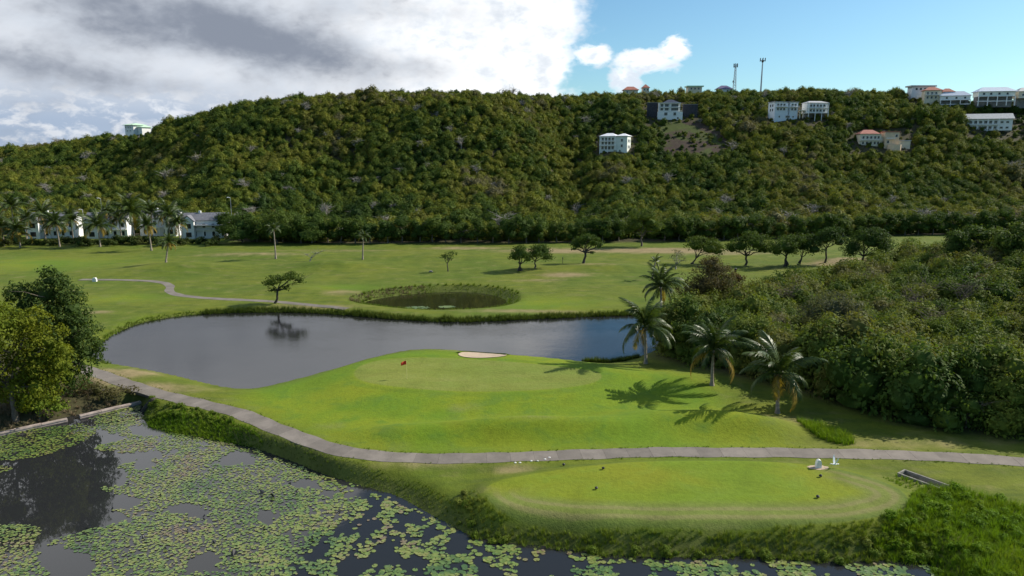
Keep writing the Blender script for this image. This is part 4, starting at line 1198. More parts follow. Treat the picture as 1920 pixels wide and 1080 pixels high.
# modern white house between dark retaining walls
h = House('hillside_house', 1256, 226, 'modern white three storey house with dark windows between dark retaining walls', rz=-.08)
h.wall('white_wall', -23, 23, 15, 0, 22); h.box('upper_wall', 'white_wall', -20, 17, 15.02, 31, 2, 22)
h.hip('slate_roof', -14, 16, 31, 6.5, 0, 24, 11); h.box('eave', 'white_paint', -23, 19, 30, 30.98, -2, 1.98)
for z in (16.8, 24): h.win(-18, -13, z, z + 5, 2); h.win(-10, -3, z, z + 5, 2); h.win(2, 15, z, z + 5, 2)
h.slab(-22, 18, 23.2, -1, 2); h.col((-21.5, 0, 17.5), 15, 30, -.5, 1.0)
h.win(-11, -5, 8, 13.5); h.win(6, 11, 8, 13.5); h.win(13, 16, 1.5, 5)
h.rail(-22, 22, 15.05, 2, .4)
for x0, x1, z1, nm in ((1213, 1232, 32, 'left'), (1280, 1307, 29, 'right')):
    w = House('retaining_wall', (x0 + x1) / 2, 223, 'dark stone retaining wall %s of the modern white house' % nm, cat='wall', Y=h.o.location.y + 3)
    k = (x1 - x0) / 2
    w.o.rotation_euler.z = -.08
    w.box('wall', 'stone_wall', -k, k, -12, z1 - 3, 0, 6); w.box('coping', 'grey_wall', -k - .3, k + .3, z1 - 2.98, z1 - 2, -.4, 6.4)
# pair of tall bluish white houses
h = House('hillside_house', 1473, 226, 'tall bluish white three storey house, left one of the pair on stilted slope', rz=.22)
h.wall('blue_white_wall', -24, 3, 33, 0, 22); h.box('wing_wall', 'blue_white_wall', 7, 24, -14, 33, 0, 22); h.box('recess_wall', 'blue_white_wall', 3.02, 6.98, -14, 32, 3, 22)
h.box('roof', 'lightgrey_roof', -25, 25, 33.05, 34.2, -1.5, 23)
for z in (18.5, 26): h.row((-18, -11.5, -5), z, z + 4.4, 0, 4.6); h.row((12, 18.5), z, z + 4.4, 0, 4.6); h.win(4, 6, z, z + 4, 3)
h.slab(-22, 3, 25); h.slab(7, 24, 25); h.rail(-22, 3, 25); h.rail(7, 24, 25)
h.win(-1, 8, 5, 9, 0); h.row((-14, 15), 5.5, 8.5, 0, 3)
for z in (17, 25): h.box('shutter', 'glass', -24.2, -24.02, z, z + 4.5, 6, 9); h.box('shutter', 'glass', -24.2, -24.02, z, z + 4.5, 13, 16)
y4 = h.o.location.y
h = House('hillside_house', 1531, 225, 'white house raised over an open columned basement, right one of the pair', rz=.10, Y=y4)
h.wall('white_wall', -20, 20, 31, 0, 20, 12); h.box('basement', 'grey_wall', -18, 18, -14, 11.9, 8, 20); h.hip('lightgrey_roof', -21, 21, 31, 4, -2, 22, 9)
for z in (14.5, 23.5): h.row((-13, -6.5, 0, 6.5, 13), z, z + 4.8, 0, 4.4)
h.slab(-19, 20, 22); h.rail(-19, 20, 22); h.slab(-19, 20, 13); h.rail(-19, 20, 13); h.col((-19, -6, 7, 19.5), -12, 31, -4, .9)
t = House('terrace_deck', 1504, 207, 'narrow concrete deck bridging the pair of white houses', cat='terrace', Y=y4 + 1)
t.box('deck', 'cream_wall', -7, 7, -1, .4, 0, 8); t.box('pillar', 'cream_wall', -3, -1.6, -24, -1.02, 3, 5); t.box('pillar', 'cream_wall', 3, 4.4, -24, -1.02, 3, 5)
# peach villa
h = House('hillside_villa', 1655, 276, 'peach coloured villa with red roof, square tower and rounded terrace', cat='villa', rz=-.12)
h.wall('cream_wall', -42, -4, 24, 0, 22); h.hip('red_roof', -44, -6, 24, 8, -2, 24, 11); h.box('tower', 'peach_wall', 1, 26, -14, 27, -4, 18); h.box('tower_roof', 'red_roof', 0, 27, 27.05, 28.6, -5, 19)
h.box('link_wall', 'cream_wall', -3.98, .98, -14, 20, 3, 18); h.box('garage_wall', 'cream_wall', 26.02, 50, -10, 11, 4, 18); h.box('garage_roof', 'lightgrey_roof', 26.02, 51, 11.05, 12.6, 3, 19)
h.row((-36, -29, -22, -15, -9), 15, 20, 0, 4); h.row((-36, -29, -22, -15, -9), 5, 10, 0, 4); h.slab(-42, -4, 13); h.rail(-42, -4, 13)
h.win(19, 23, 18, 23, -4); h.win(5, 9, 7, 12, -4); h.slab(3, 18, 15, -8, -4); h.rail(3, 18, 15, 2, -7.6)
m = MB(); k = h.s
m.prism([(0, 0), (1, 0), (1, 1), (0, 1)], 0, 1); m = MB()
arc = [(18 + 12 * cos(a), -6 - 9 * sin(a)) for a in np.linspace(0, pi, 9)]
n = len(arc)
m.add([(x * k, y * k, -14 * k) for x, y in arc] + [(x * k, y * k, 4.5 * k) for x, y in arc], [tuple(range(n, 2 * n)), tuple(range(n - 1, -1, -1))] + [(i, i + 1, i + 1 + n, i + n) for i in range(n - 1)] + [(n - 1, 0, n, 2 * n - 1)])
m.build('terrace', 'peach_wall', h.o)
# long white house with balconies, far right
h = House('hillside_house', 1853, 246, 'long white house with grey gable roof and two rows of balconies at right', rz=-.35)
h.wall('white_wall', -37, 37, 21, 0, 26, 0); h.gable('lightgrey_roof', -39, 39, 21, 10, -4, 30, 'x', 'white_wall', 2.2); h.box('basement', 'grey_wall', -34, 36, -14, -.02, 8, 24)
for z in (2.5, 12.5): h.row((-30, -22, -14, -6, 2, 10), z, z + 5.5, 0, 5); h.row((20, 29), z + 1, z + 4.5, 0, 4.6)
h.slab(-37, 15, 11); h.slab(-37, 15, .9); h.rail(-37, 15, 11, 2.4, -4, 'white_paint', 18); h.rail(-37, 15, .9, 2.4, -4, 'white_paint', 18); h.col((-36.5, -20, -3, 14.5), -12, 21, -4, 1.0)
h.win(8, 12, 13, 18, side=37); h.win(16, 20, 3, 8, side=37)
# houses along the skyline
h = House('ridge_house', 1755, 188, 'cream house with red tiled roofs on the skyline at right', Y=424, rz=-.25)
h.wall('cream_wall', -20, 8, 18, 0, 20); h.hip('red_roof', -22, 10, 18, 7, -2, 22, 11); h.box('wing_wall', 'cream_wall', 8.02, 28, -14, 15, 4, 22); h.hip('red_roof', 9, 32, 15, 7, 2, 24, 8)
for z in (3, 10.5): h.row((-15, -8, -1), z, z + 4.5, 0, 3.6)
h.slab(-19, 8, 9.6); h.rail(-19, 8, 9.6)
h = House('ridge_house', 1730, 172, 'flat roofed pale house behind the cream house on the skyline', Y=436)
h.wall('blue_white_wall', -20, 20, 9, 0, 16); h.box('roof', 'lightgrey_roof', -24, 24, 9.05, 11.5, -3, 18); h.row((-12, -4, 4, 12), 3, 7, 0, 4)
h = House('ridge_house', 1790, 193, 'white house with pale blue roof stepping down right of the cream house', Y=420, rz=-.3)
h.wall('white_wall', -25, 25, 13, 0, 20, 5); h.hip('bluewhite_roof', -27, 27, 13, 9, -2, 22, 11); h.box('basement', 'grey_wall', -22, 24, -14, 4.98, 6, 19)
h.row((-14, 2, 16), 7.5, 11, 0, 3.5); h.slab(-25, 25, 5.6); h.slab(-25, 25, -2, t=1); h.col((-24.5, -8, 8, 24.5), -12, 5, -4, 1)
h = House('ridge_house', 1868, 186, 'mint white house with wide pale roof on the skyline near the right edge', Y=418, rz=-.18)
h.wall('mint_wall', -31, 31, 14, 0, 24, 5); h.hip('bluewhite_roof', -34, 34, 14, 9, -3, 27, 13); h.box('basement', 'grey_wall', -30, 30, -14, 4.98, 7, 22)
h.row((-22, -10, 4, 18), 8, 12, 0, 4); h.slab(-33, 31, 5.6); h.slab(-33, 31, -3, t=1.2); h.col((-32, -16, 0, 16, 30), -12, 5, -4, 1.2)
h = House('ridge_house', 1932, 188, 'cream house cut by the right edge of the picture on the skyline', Y=418, rz=-.1)
h.wall('cream_wall', -22, 22, 16, 0, 20, 4); h.hip('lightgrey_roof', -24, 24, 16, 8, -2, 22, 11); h.slab(-22, 22, 4.6); h.box('basement', 'grey_wall', -20, 20, -14, 3.98, 6, 18); h.row((-14, -4, 8), 8, 12, 0, 4)
h = House('ridge_house', 1183, 174, 'low red tiled roof just showing over the skyline trees', Y=482)
h.wall('cream_wall', -13, 13, 5, 0, 16); h.hip('red_roof', -15, 15, 5, 7, -2, 18, 9); h.row((-7, 5), 0, 3.4, 0, 3)
h = House('ridge_pavilion', 1211, 174, 'small square pavilion with steep red roof on the skyline', cat='pavilion', Y=482)
h.wall('cream_wall', -6, 6, 9, 0, 12); h.hip('red_roof', -7.5, 7.5, 9, 7, -1.5, 13.5, 7); h.row((-2.5, 3), 4, 7.5, 0, 2.4)
h = House('ridge_house', 1303, 171, 'pale green flat roof showing over the skyline left of the masts', Y=478)
h.wall('cream_wall', -13, 13, 8, 0, 16); h.box('roof', 'green_roof', -16, 16, 8.05, 10, -2, 18); h.row((-7, 0, 7), 3, 6.4, 0, 3)
h = House('ridge_house', 1359, 172, 'dark purple hip roof beside the lattice mast on the skyline', Y=474)
h.wall('blue_white_wall', -12, 12, 5, 0, 16); h.hip('purple_roof', -15, 15, 5, 7, -2, 18, 10); h.row((-6, 5), 0, 3.2, 0, 3)
h = House('ridge_house', 243, 250, 'white house with pale green roof alone on the left ridge', rz=-.5, Y=452)
h.wall('white_wall', -13, 13, 15, 0, 24); h.hip('green_roof', -16, 16, 15, 4, -3, 27, 12); h.row((-9, -2, 4), 9.5, 12.5, 0, 2.4); h.row((-6, 3), 3.5, 6.5, 0, 2.4)
h.box('wing_wall', 'white_wall', 13.02, 26, -14, 11, 8, 26); h.hip('green_roof', 12, 28, 11, 4, 6, 28, 7); h.slab(-17, -13.05, 8, 2, 12); h.win(8, 11, 8, 12, side=13)

# masts on the ridge
def mast_lattice(px, py, H, label):
    g = at_y(px, py, 476); s = 476 / FPX; m = MB(); o = empty('lattice_mast', g, label, 'mast')
    Hm = H * s
    legs = [(-1, -1), (1, -1), (1, 1), (-1, 1)]
    def p(i, t): w = (2.6 * (1 - t) + 1.0 * t) * s * .9; return (legs[i % 4][0] * w, legs[i % 4][1] * w, Hm * t)
    for i in range(4): m.tube([p(i, -.25), p(i, 1)], [.13, .10], 4)
    for j in range(8):
        for i in range(4): m.tube([p(i, j / 8), p(i + 1, (j + 1) / 8)], [.07, .07], 3); m.tube([p(i, (j + 1) / 8), p(i + 1, (j + 1) / 8)], [.07, .07], 3)
    m.build('frame', 'metal', o)
    for i in range(6):
        a = i * pi / 3; c = (cos(a) * 3.4 * s, sin(a) * 3.4 * s)
        MB().box(c[0] - .16, c[0] + .16, c[1] - .16, c[1] + .16, Hm - 1.2, Hm + 1.2).tube([(0, 0, Hm - .4), (c[0], c[1], Hm - .4)], [.06, .06], 4).build('antenna', 'dark_metal', o)
    iv, jf = ico(); MB().add([(-3.4 * s + v[0] * .35, v[1] * .75 - .4, Hm * .3 + v[2] * .75) for v in iv], [tuple(q[:3]) for q in jf]).build('dish', 'dark_metal', o)
def mast_pole(px, py, H, label):
    g = at_y(px, py, 464); s = 464 / FPX; o = empty('antenna_mast', g, label, 'mast'); Hm = H * s
    MB().tube([(0, 0, -4), (0, 0, Hm * .4), (0, 0, Hm)], [.55, .45, .32], 8).build('pole', 'metal', o)
    MB().tube([(0, 0, Hm - 1.6), (0, 0, Hm - .3)], [.5, 1.1], 8).build('platform', 'dark_metal', o)
    for i in range(6):
        a = i * pi / 3 + .3; c = (cos(a) * 1.7, sin(a) * 1.7)
        MB().box(c[0] - .16, c[0] + .16, c[1] - .16, c[1] + .16, Hm - 1.0, Hm + 1.1).tube([(0, 0, Hm - .5), (c[0], c[1], Hm - .3)], [.06, .06], 4).build('antenna', 'dark_metal', o)
mast_lattice(1377, 166, 40, 'grey lattice telecom mast, the lower left of the two on the ridge')
mast_pole(1427, 162, 46, 'slim telecom pole mast with a ring of antennas, the taller right one')

# white villas among the palms
def villa(px, py, w, label, rz=.12, Hh=34, wing=1, back=0):
    g = Vector((*at_z(px, py, 0), 0)); g.y += back
    v = House.__new__(House); v.s = (g.y * CP + CAMZ * SP) / FPX; g.z = zat(g.x, g.y); v.o = empty('white_villa', g, label, 'villa', None, rz)
    v.wall('white_wall', -w, w, Hh, 4, 36, -6)
    v.gable('grey_roof', -w - 2, w + 2, Hh, 13, 1, 39, 'x', 'white_wall', 2.2)
    for z in (5, 20): v.row([x for x in np.linspace(-w + 7, w - 7, max(3, int(w / 7)))], z, z + 8, 4, 5)
    v.slab(-w, w, 17, -2, 4); v.rail(-w, w, 17, 4, -1.6, 'white_paint', 16)
    wx = w * .62 * wing
    v.box('wing_wall', 'white_wall', wx - 10, wx + 10, -6, Hh - 1, -6, 3.98); v.gable('grey_roof', wx - 12, wx + 12, Hh - 1, 11, -8, 12, 'y', 'white_wall', 2)
    v.win(wx - 5, wx + 5, 20, 29, -6); v.win(wx - 5, wx + 5, 4, 13, -6)
    v.col((-w + 1, 0), 0, 17, -1.5, 1.2)
    v.box('chimney', 'white_wall', -w * .3, -w * .3 + 4, Hh + 8, Hh + 17, 18, 22)
    return v
villa(95, 447, 42, 'white villa with grey gable roof, leftmost of the villas behind the palms', wing=-1)
villa(200, 447, 36, 'white villa with grey roof, second of the villas from the left', wing=-1)
villa(290, 445, 34, 'white villa with grey roof, third of the villas and most hidden by palms', wing=1, back=4)
v = villa(383, 448, 40, 'white villa with long dark grey roofs, rightmost of the villas', wing=-1)
v.box('porch_roof', 'lightgrey_roof', -14, 42, 25, 26.5, -8, 3.98)
for px_, py_, top_, lab in ((161, 447, 393, 'white lamp post between the first two villas'), (196, 440, 372, 'tall thin grey pole behind the second villa'), (437, 440, 384, 'pale lamp post right of the villas'), (292, 440, 384, 'pale lamp post behind the third villa')):
    g = hit(px_, py_) if py_ > 445 else Vector((*at_z(px_, py_, 0), 0)); g.z = zat(g.x, g.y)
    s = g.y / FPX; o = empty('lamp_post', g, lab, 'lamp post'); Hm = (py_ - top_) * s
    MB().tube([(0, 0, -.3), (0, 0, Hm)], [.09, .06], 6).build('pole', 'white_paint' if 'first two' in lab else 'metal', o)
    MB().tube([(0, 0, Hm - .1), (-.5, -.3, Hm + .15), (-1.0, -.6, Hm + .1)], [.06, .09, .12], 6).build('lamp_head', 'white_paint', o)

# ------------------------------------------------------------------ lilies
def ip(z, pts): return np.array([at_z(x, y, z) for x, y in pts])
LILY_IN = [ip(POND_Z, p) for p in (
    [(262, 772), (290, 806), (420, 828), (480, 841), (560, 870), (650, 906), (742, 934), (800, 966), (870, 1006), (1000, 1026), (1150, 1046), (1250, 1049), (1400, 1045), (1600, 1060), (1690, 1050), (1738, 1056), (1775, 1085), (1790, 1180),
     (200, 1180), (150, 1075), (170, 1040), (95, 1022), (110, 1008), (190, 985), (250, 975), (220, 945), (215, 925), (190, 915), (240, 905), (230, 885), (205, 878), (255, 860), (190, 845), (175, 835), (240, 820), (180, 800), (170, 785), (215, 765)],
    [(0, 818), (60, 805), (160, 795), (182, 808), (165, 828), (100, 848), (60, 858), (0, 864), (-60, 862), (-60, 830)],
    [(-20, 872), (25, 874), (28, 882), (-20, 892)],
    [(-40, 982), (60, 978), (82, 984), (70, 1005), (60, 1025), (85, 1045), (100, 1075), (80, 1110), (-40, 1110)],
    [(180, 775), (262, 760), (255, 790), (190, 800)])]
HOLES = [ip(POND_Z, p) for p in (
    [(320, 955), (350, 945), (400, 955), (390, 975), (340, 972)], [(360, 985), (385, 990), (380, 1010), (355, 1000)], [(480, 960), (505, 958), (510, 985), (490, 992)], [(350, 1050), (390, 1045), (395, 1062), (360, 1068)],
    [(430, 845), (460, 842), (520, 868), (450, 872), (415, 868)], [(540, 905), (590, 900), (640, 922), (620, 935), (570, 918)], [(735, 960), (790, 965), (795, 982), (760, 990), (740, 975)], [(725, 975), (760, 985), (750, 1000), (730, 995)],
    [(750, 1000), (800, 1005), (860, 1012), (920, 1040), (880, 1044), (800, 1020), (760, 1020)], [(640, 1062), (690, 1055), (690, 1085), (620, 1095)], [(970, 1040), (1060, 1040), (1070, 1075), (980, 1100), (950, 1065)], [(1160, 1052), (1200, 1056), (1190, 1075), (1165, 1072)],
    [(560, 1040), (600, 1035), (620, 1050), (580, 1055)], [(620, 990), (650, 985), (660, 1000), (630, 1005)], [(200, 850), (330, 845), (300, 862), (215, 866)], [(230, 860), (300, 868), (270, 885), (235, 880)], [(380, 775), (300, 815), (260, 812), (250, 800)],
    [(175, 935), (240, 925), (250, 945), (200, 950)], [(1370, 1065), (1395, 1062), (1400, 1078), (1380, 1085)])]

def pad_shape(r, rs, k=10):
    """round pad with the notch of a water lily, rim slightly raised"""
    a0 = rs.uniform(0, 6.28); a = a0 + np.linspace(.22, 6.06, k)
    rr_ = r * rs.uniform(.92, 1.06, k)
    return np.c_[np.cos(a) * rr_, np.sin(a) * rr_ * rs.uniform(.86, 1.0)]

def padmat(name, cols):
    m, nt, out = newmat(name)
    P = geo_pos(nt)
    at_ = nt.nodes.new('ShaderNodeAttribute'); at_.attribute_name = 'tone'
    oi = nt.nodes.new('ShaderNodeObjectInfo')
    z = noise(nt, P, .16, 3, .6, .5)
    k = NX(nt, at_.outputs['Fac']) * .55 + NX(nt, oi.outputs['Random']) * .35 + (z - .5) * 2.1 + .05
    rp = nt.nodes.new('ShaderNodeValToRGB'); nt.links.new(k.s, rp.inputs[0]); e = rp.color_ramp.elements
    e[0].color, e[1].color = (*cols[0], 1), (*cols[-1], 1)
    for i, c in enumerate(cols[1:-1]): q = e.new((i + 1) / (len(cols) - 1)); q.color = (*c, 1)
    p = nt.nodes.new('ShaderNodeBsdfPrincipled'); p.inputs['Roughness'].default_value = .42; p.inputs['Specular IOR Level'].default_value = .5
    nt.links.new(rp.outputs[0], p.inputs['Base Color']); nt.links.new(p.outputs[0], out.inputs[0])
padmat('lily_pad', [(.048, .098, .028), (.090, .148, .034), (.135, .186, .040), (.185, .205, .050), (.165, .125, .078)])

def build_lilies():
    rs = np.random.RandomState(77)
    X, Y = jgrid(-75, 60, 42, 112, .25, rs, .5)
    m = np.zeros(len(X), bool)
    wob = 1.1 * wav(X, Y, 7, 6) + .5 * wav(X, Y, 2.6, 7)
    best = np.full(len(X), 99.)
    for P in LILY_IN:
        if len(P) < 4: continue
        d = sdist(P, X, Y) + wob * .7; best = np.minimum(best, d)
    m = best < 0
    for Hh in HOLES: m &= (sdist(Hh, X, Y) + wob * .9 + .15 * rs.normal(size=len(X))) > 0
    m &= sdist(POND, X, Y) < -.25
    px, py = project(X, Y, POND_Z)
    # cover: tight mats to the left, looser rafts with dark water between towards the lower right
    loose = sst(px + (py - 900) * .6, 560, 760)
    hole = wav(X, Y, 4.2, 8) + .7 * wav(X, Y, 1.9, 9)
    m &= ~((hole > .62 - .42 * loose) & (rs.uniform(size=len(X)) < .5 + .48 * loose))
    m &= rs.uniform(size=len(X)) < (.78 - .20 * loose)
    m &= (py < 1110) & (px > -60) & (px < 1980)
    X, Y, px, py = X[m], Y[m], px[m], py[m]
    o = np.argsort(Y); X, Y, px, py = X[o], Y[o], px[o], py[o]
    R = (.085 + .13 * rs.uniform(size=len(X)) ** .8) * (.82 + .42 * sst(px + (py - 900) * .6, 480, 800))
    vis = np.where((py < 1076) & (px > 4) & (px < 1916))[0]
    big = vis[np.argsort(-(R[vis] / Y[vis]))[:1400]]
    # the ones that show largest and stand clear are things of their own
    big = big[np.argsort(Y[big])][:300]
    sel = np.zeros(len(X), bool); sel[big] = True
    shapes = []
    for i in range(8):
        q = pad_shape(1.0, rs); V = [(0, 0, 0.0)] + [(a, b, .05) for a, b in q]
        me = bpy.data.meshes.new('lily_pad'); me.from_pydata(V, [], [(0, j, j + 1) for j in range(1, len(q))]); me.update(); me.materials.append(MATS['lily_pad']); shapes.append(me)
    for i in np.where(sel)[0]:
        p = link('lily_pad', shapes[rs.randint(8)], loc=(X[i], Y[i], POND_Z + .02 + rs.uniform(0, .02)), rz=rs.uniform(0, 6.28))
        p.scale = (R[i], R[i], R[i]); p.rotation_euler = (rs.normal() * .06, rs.normal() * .06, rs.uniform(0, 6.28))
        side = 'left' if px[i] < 480 else ('centre' if px[i] < 1120 else 'right')
        top(p, 'round floating lily pad nearest the bottom edge of the picture, %s part' % side, 'lily pad', 'nearest lily pads, ' + side)
    V, F, T = [], [], []
    b = 0
    for i in np.where(~sel)[0]:
        q = pad_shape(R[i], rs, 8); z = POND_Z + .015 + rs.uniform(0, .035); tx, ty = rs.normal(size=2) * .07
        V.append((X[i], Y[i], z)); V += [(X[i] + a, Y[i] + c, z + .012 + a * tx + c * ty) for a, c in q]
        F += [(b, b + j, b + j + 1) for j in range(1, 8)]; T += [rs.uniform()] * 9; b += 9
    me = mk('lily_mat', V, F, 'lily_pad'); a = me.attributes.new('tone', 'FLOAT', 'POINT'); a.data.foreach_set('value', np.array(T, np.float32))
    o = link('lily_mat', me); o['kind'] = 'stuff'; o['label'] = 'broad mat of green and yellowish lily pads spread over the near pond'; o['category'] = 'lily pads'
    # withered dark leaves standing out of the mat
    d = MB(); d.add([(-.18, 0, 0), (.02, -.14, .05), (.2, .02, .10), (.05, .16, .22), (-.1, .1, .3)], [(0, 1, 4), (1, 2, 3, 4), (0, 4, 3)]); dm = d.mesh('withered_leaf', 'black_plastic')
    for n_, (a, c) in enumerate(((439, 1042), (492, 926), (511, 932), (543, 904), (382, 971), (295, 834), (327, 866), (556, 925), (350, 997), (240, 912), (270, 1010), (225, 1055), (310, 1030), (495, 991), (210, 957), (402, 1018), (637, 958), (585, 1012), (300, 930), (168, 990))):
        x, y = at_z(a, c, POND_Z); w = link('withered_leaf', dm, loc=(x, y, POND_Z + .04), rz=n_ * 1.3); k = 1.6 if n_ < 3 else .85; w.scale = (k, k, k)
        top(w, ('larger black withered leaf clump standing among the lily pads' if n_ < 3 else 'small black withered leaf sticking up from the lily mat'), 'leaf', 'large withered leaves in the lilies' if n_ < 3 else 'small withered leaves in the lilies')
    # pale pads in the round pond
    for cx, cy, rx, ry, lab in ((783, 577, 24, 2.5, 'pale raft of small lily pads at the near left of the round pond'), (838, 575.5, 14, 2.0, 'pale raft of small lily pads at the near centre of the round pond')):
        V, F, b = [], [], 0
        for i in range(90):
            a, r_ = rs.uniform(0, 6.28), sqrt(rs.uniform()); x, y = at_z(cx + rx * r_ * cos(a), cy + ry * r_ * sin(a), RING_Z)
            q = pad_shape(rs.uniform(.18, .34), rs, 8); V.append((x, y, RING_Z + .02 + i * .0003)); V += [(x + u_, y + w_, RING_Z + .03 + i * .0003) for u_, w_ in q]
            F += [(b, b + j, b + j + 1) for j in range(1, 8)]; b += 9
        o = link('lily_raft', mk('lily_raft', V, F, 'lily_pad')); o['kind'] = 'stuff'; o['label'] = lab; o['category'] = 'lily pads'
build_lilies()

# ------------------------------------------------------------------ grasses and brush on the banks
TUFT = {m_: [tuft_mesh('grass_tuft', 34, 1.0, .55, .022, m_, 600 + i, .55) for i in range(4)] for m_ in ('bank_leaf', 'lush_leaf', 'reed_leaf', 'rimgrass_leaf', 'dead_leaf')}
BRUSH = [proto_tree(70 + i, .8, .16, 'bank_leaf', .7, .8, core=.5) for i in range(4)]
TC = {k: proto_collection('tuft_' + k, v) for k, v in TUFT.items()}
BC = proto_collection('brush', BRUSH + [proto_tree(80 + i, .8, .15, 'lush_leaf', .7, .75, core=.5) for i in range(3)])

def band(name, P, region, step, lo, hi, coll, n, s0, s1, label, cat, seed, dens=1.0, zs=1.0, noisy=0, tee_gap=.1):
    """plants over the strip lo..hi metres outside outline P (or inside a region polygon)"""
    rs = np.random.RandomState(seed)
    R = region if region is not None else P
    X, Y = jgrid(R[:, 0].min() - 4, R[:, 0].max() + 4, R[:, 1].min() - 4, R[:, 1].max() + 4, step, rs)
    px, py = project(X, Y, 0)
    ok = (px > -80) & (px < 2000) & (py < 1180)
    X, Y = X[ok], Y[ok]
    ok = np.ones(len(X), bool)
    if region is not None: ok &= sdist(region, X, Y) < 0
    if P is not None:
        d = sdist(P, X, Y); w = noisy * wav(X, Y, 5, 3) ; ok &= (d > lo) & (d < hi + w)
    ok &= (ldist(PATH[::3], X, Y) > 1.5) & (sdist(TEE, X, Y) > tee_gap) & (rs.uniform(size=len(X)) < dens)
    X, Y = X[ok], Y[ok]; m = len(X)
    s = rs.uniform(s0, s1, m) * (1 + .25 * wav(X, Y, 4.5, 11))
    Z = zfun(X, Y)
    if not isinstance(n, (list, range)): n = range(n)
    idx = rs.choice(list(n), m)
    scatter(name, np.c_[X, Y, Z - .04], coll, idx, np.c_[s, s, s * zs], rs.uniform(0, 6.28, m), label, cat)

pz = lambda pts, z=0: ip(z, pts)
band('bank_grass', POND, pz([(272, 742), (330, 775), (440, 795), (560, 838), (660, 872), (780, 900), (880, 915), (920, 960), (870, 1030), (700, 940), (560, 890), (400, 840), (250, 800)], -.4), .42, -.25, 1.7, TC['bank_leaf'], 4, .15, .36, 'rough bank grass along the pond below the cart path', 'grass', 1, noisy=.6)
band('tee_bank_brush', POND, pz([(860, 930), (900, 945), (930, 962), (1000, 980), (1200, 992), (1560, 992), (1660, 985), (1720, 965), (1760, 1060), (1650, 1075), (1400, 1055), (1200, 1058), (1000, 1035), (860, 1010)], -.4), .62, -.3, 6, BC, [0, 1, 2, 3], .28, .68, 'tangled green brush on the steep bank between the tee and the lily pond', 'brush', 2, dens=.5, tee_gap=1.4)
band('tee_bank_grass', POND, pz([(880, 925), (930, 962), (1000, 978), (1200, 990), (1560, 990), (1660, 980), (1715, 955), (1760, 1060), (1650, 1075), (1400, 1060), (1200, 1060), (1000, 1035), (870, 1015)], -.2), .38, -.5, 6, TC['bank_leaf'], 4, .28, .6, 'long grass on the steep bank in front of the tee', 'grass', 3, dens=.8)
LUSHP = pz([(1700, 960), (1720, 925), (1770, 915), (1830, 935), (1925, 960), (1990, 985), (1990, 1180), (1780, 1180), (1775, 1075), (1735, 1050), (1690, 1040), (1640, 1020), (1660, 990)], -.3)
band('lush_grass', None, LUSHP, .36, 0, 0, TC['lush_leaf'], 4, .35, .8, 'tall bright green grass filling the lower right corner', 'grass', 4)
band('lush_brush', None, LUSHP, 1.0, 0, 0, BC, [4, 5, 6], .35, .85, 'bright green leafy brush in the lower right corner', 'brush', 5, dens=.6)
band('tee_side_grass', None, pz([(1650, 898), (1690, 890), (1740, 920), (1780, 930), (1740, 985), (1680, 985), (1712, 945), (1700, 922)], 0), .4, 0, 0, TC['lush_leaf'], 4, .2, .5, 'ragged green grass between the tee and the concrete drain', 'grass', 6, dens=.75)
band('pond_sedge', None, pz([(262, 792), (300, 783), (400, 795), (470, 818), (500, 840), (430, 829), (340, 817), (285, 805)], -1.0), .33, 0, 0, TC['lush_leaf'], 4, .3, .55, 'bright green sedge shelf at the pond edge beside the dead stump', 'grass', 7)
band('stump_brush', None, pz([(268, 756), (300, 748), (420, 775), (455, 792), (430, 800), (330, 782), (275, 778)], -.3), .8, 0, 0, BC, [0, 1, 2, 3], .3, .6, 'green brush on the pond bank right of the dead stump', 'brush', 8, dens=.85)
band('lake_reeds', LAKE, pz([(380, 586), (500, 575), (600, 577), (700, 586), (830, 595), (1000, 588), (1200, 580), (1290, 580), (1290, 604), (1000, 604), (830, 612), (560, 594), (380, 596)], -.5), .42, -.35, 1.15, TC['reed_leaf'], 4, .55, 1.0, 'band of dark reeds along the far shore of the lake', 'reeds', 9)
band('lake_side_grass', LAKE, pz([(140, 700), (140, 640), (200, 610), (320, 582), (420, 578), (420, 598), (330, 602), (230, 640), (200, 690)], -.3), .5, -.2, 1.0, TC['rimgrass_leaf'], 4, .3, .6, 'fringe of green grass along the left shore of the lake', 'grass', 10)
band('round_pond_bank', RING, None, .55, 0.1, 3.2, TC['rimgrass_leaf'], 4, .2, .5, 'dark grass on the inner banks of the round pond', 'grass', 11, dens=.7)
band('round_pond_litter', RING, pz([(650, 572), (650, 545), (720, 538), (800, 536), (795, 556), (720, 566)], -.8), .7, 0.2, 3.2, TC['dead_leaf'], 4, .4, .8, 'dry brown plants on the back left bank of the round pond', 'plants', 12, dens=.6)
band('ditch_grass', None, pz([(1490, 792), (1530, 795), (1580, 812), (1605, 832), (1580, 836), (1530, 822)], 0), .4, 0, 0, TC['lush_leaf'], 4, .5, .9, 'clump of tall bright grass in the hollow right of the nearest palm', 'grass', 13)
band('shore_tuft', LAKE, pz([(1090, 668), (1125, 664), (1200, 664), (1210, 690), (1130, 684), (1095, 680)], -.3), .3, -.6, .6, TC['reed_leaf'], 4, .5, .95, 'low reeds on the near lake shore at the foot of the left near palm', 'reeds', 14)
band('under_tree_litter', None, pz([(-60, 800), (-60, 740), (60, 730), (150, 735), (262, 748), (200, 762), (60, 795)], -.3), .55, 0, 0, TC['dead_leaf'], 4, .3, .7, 'dry grass and litter on the shaded bank under the left trees', 'grass', 15, dens=.5)

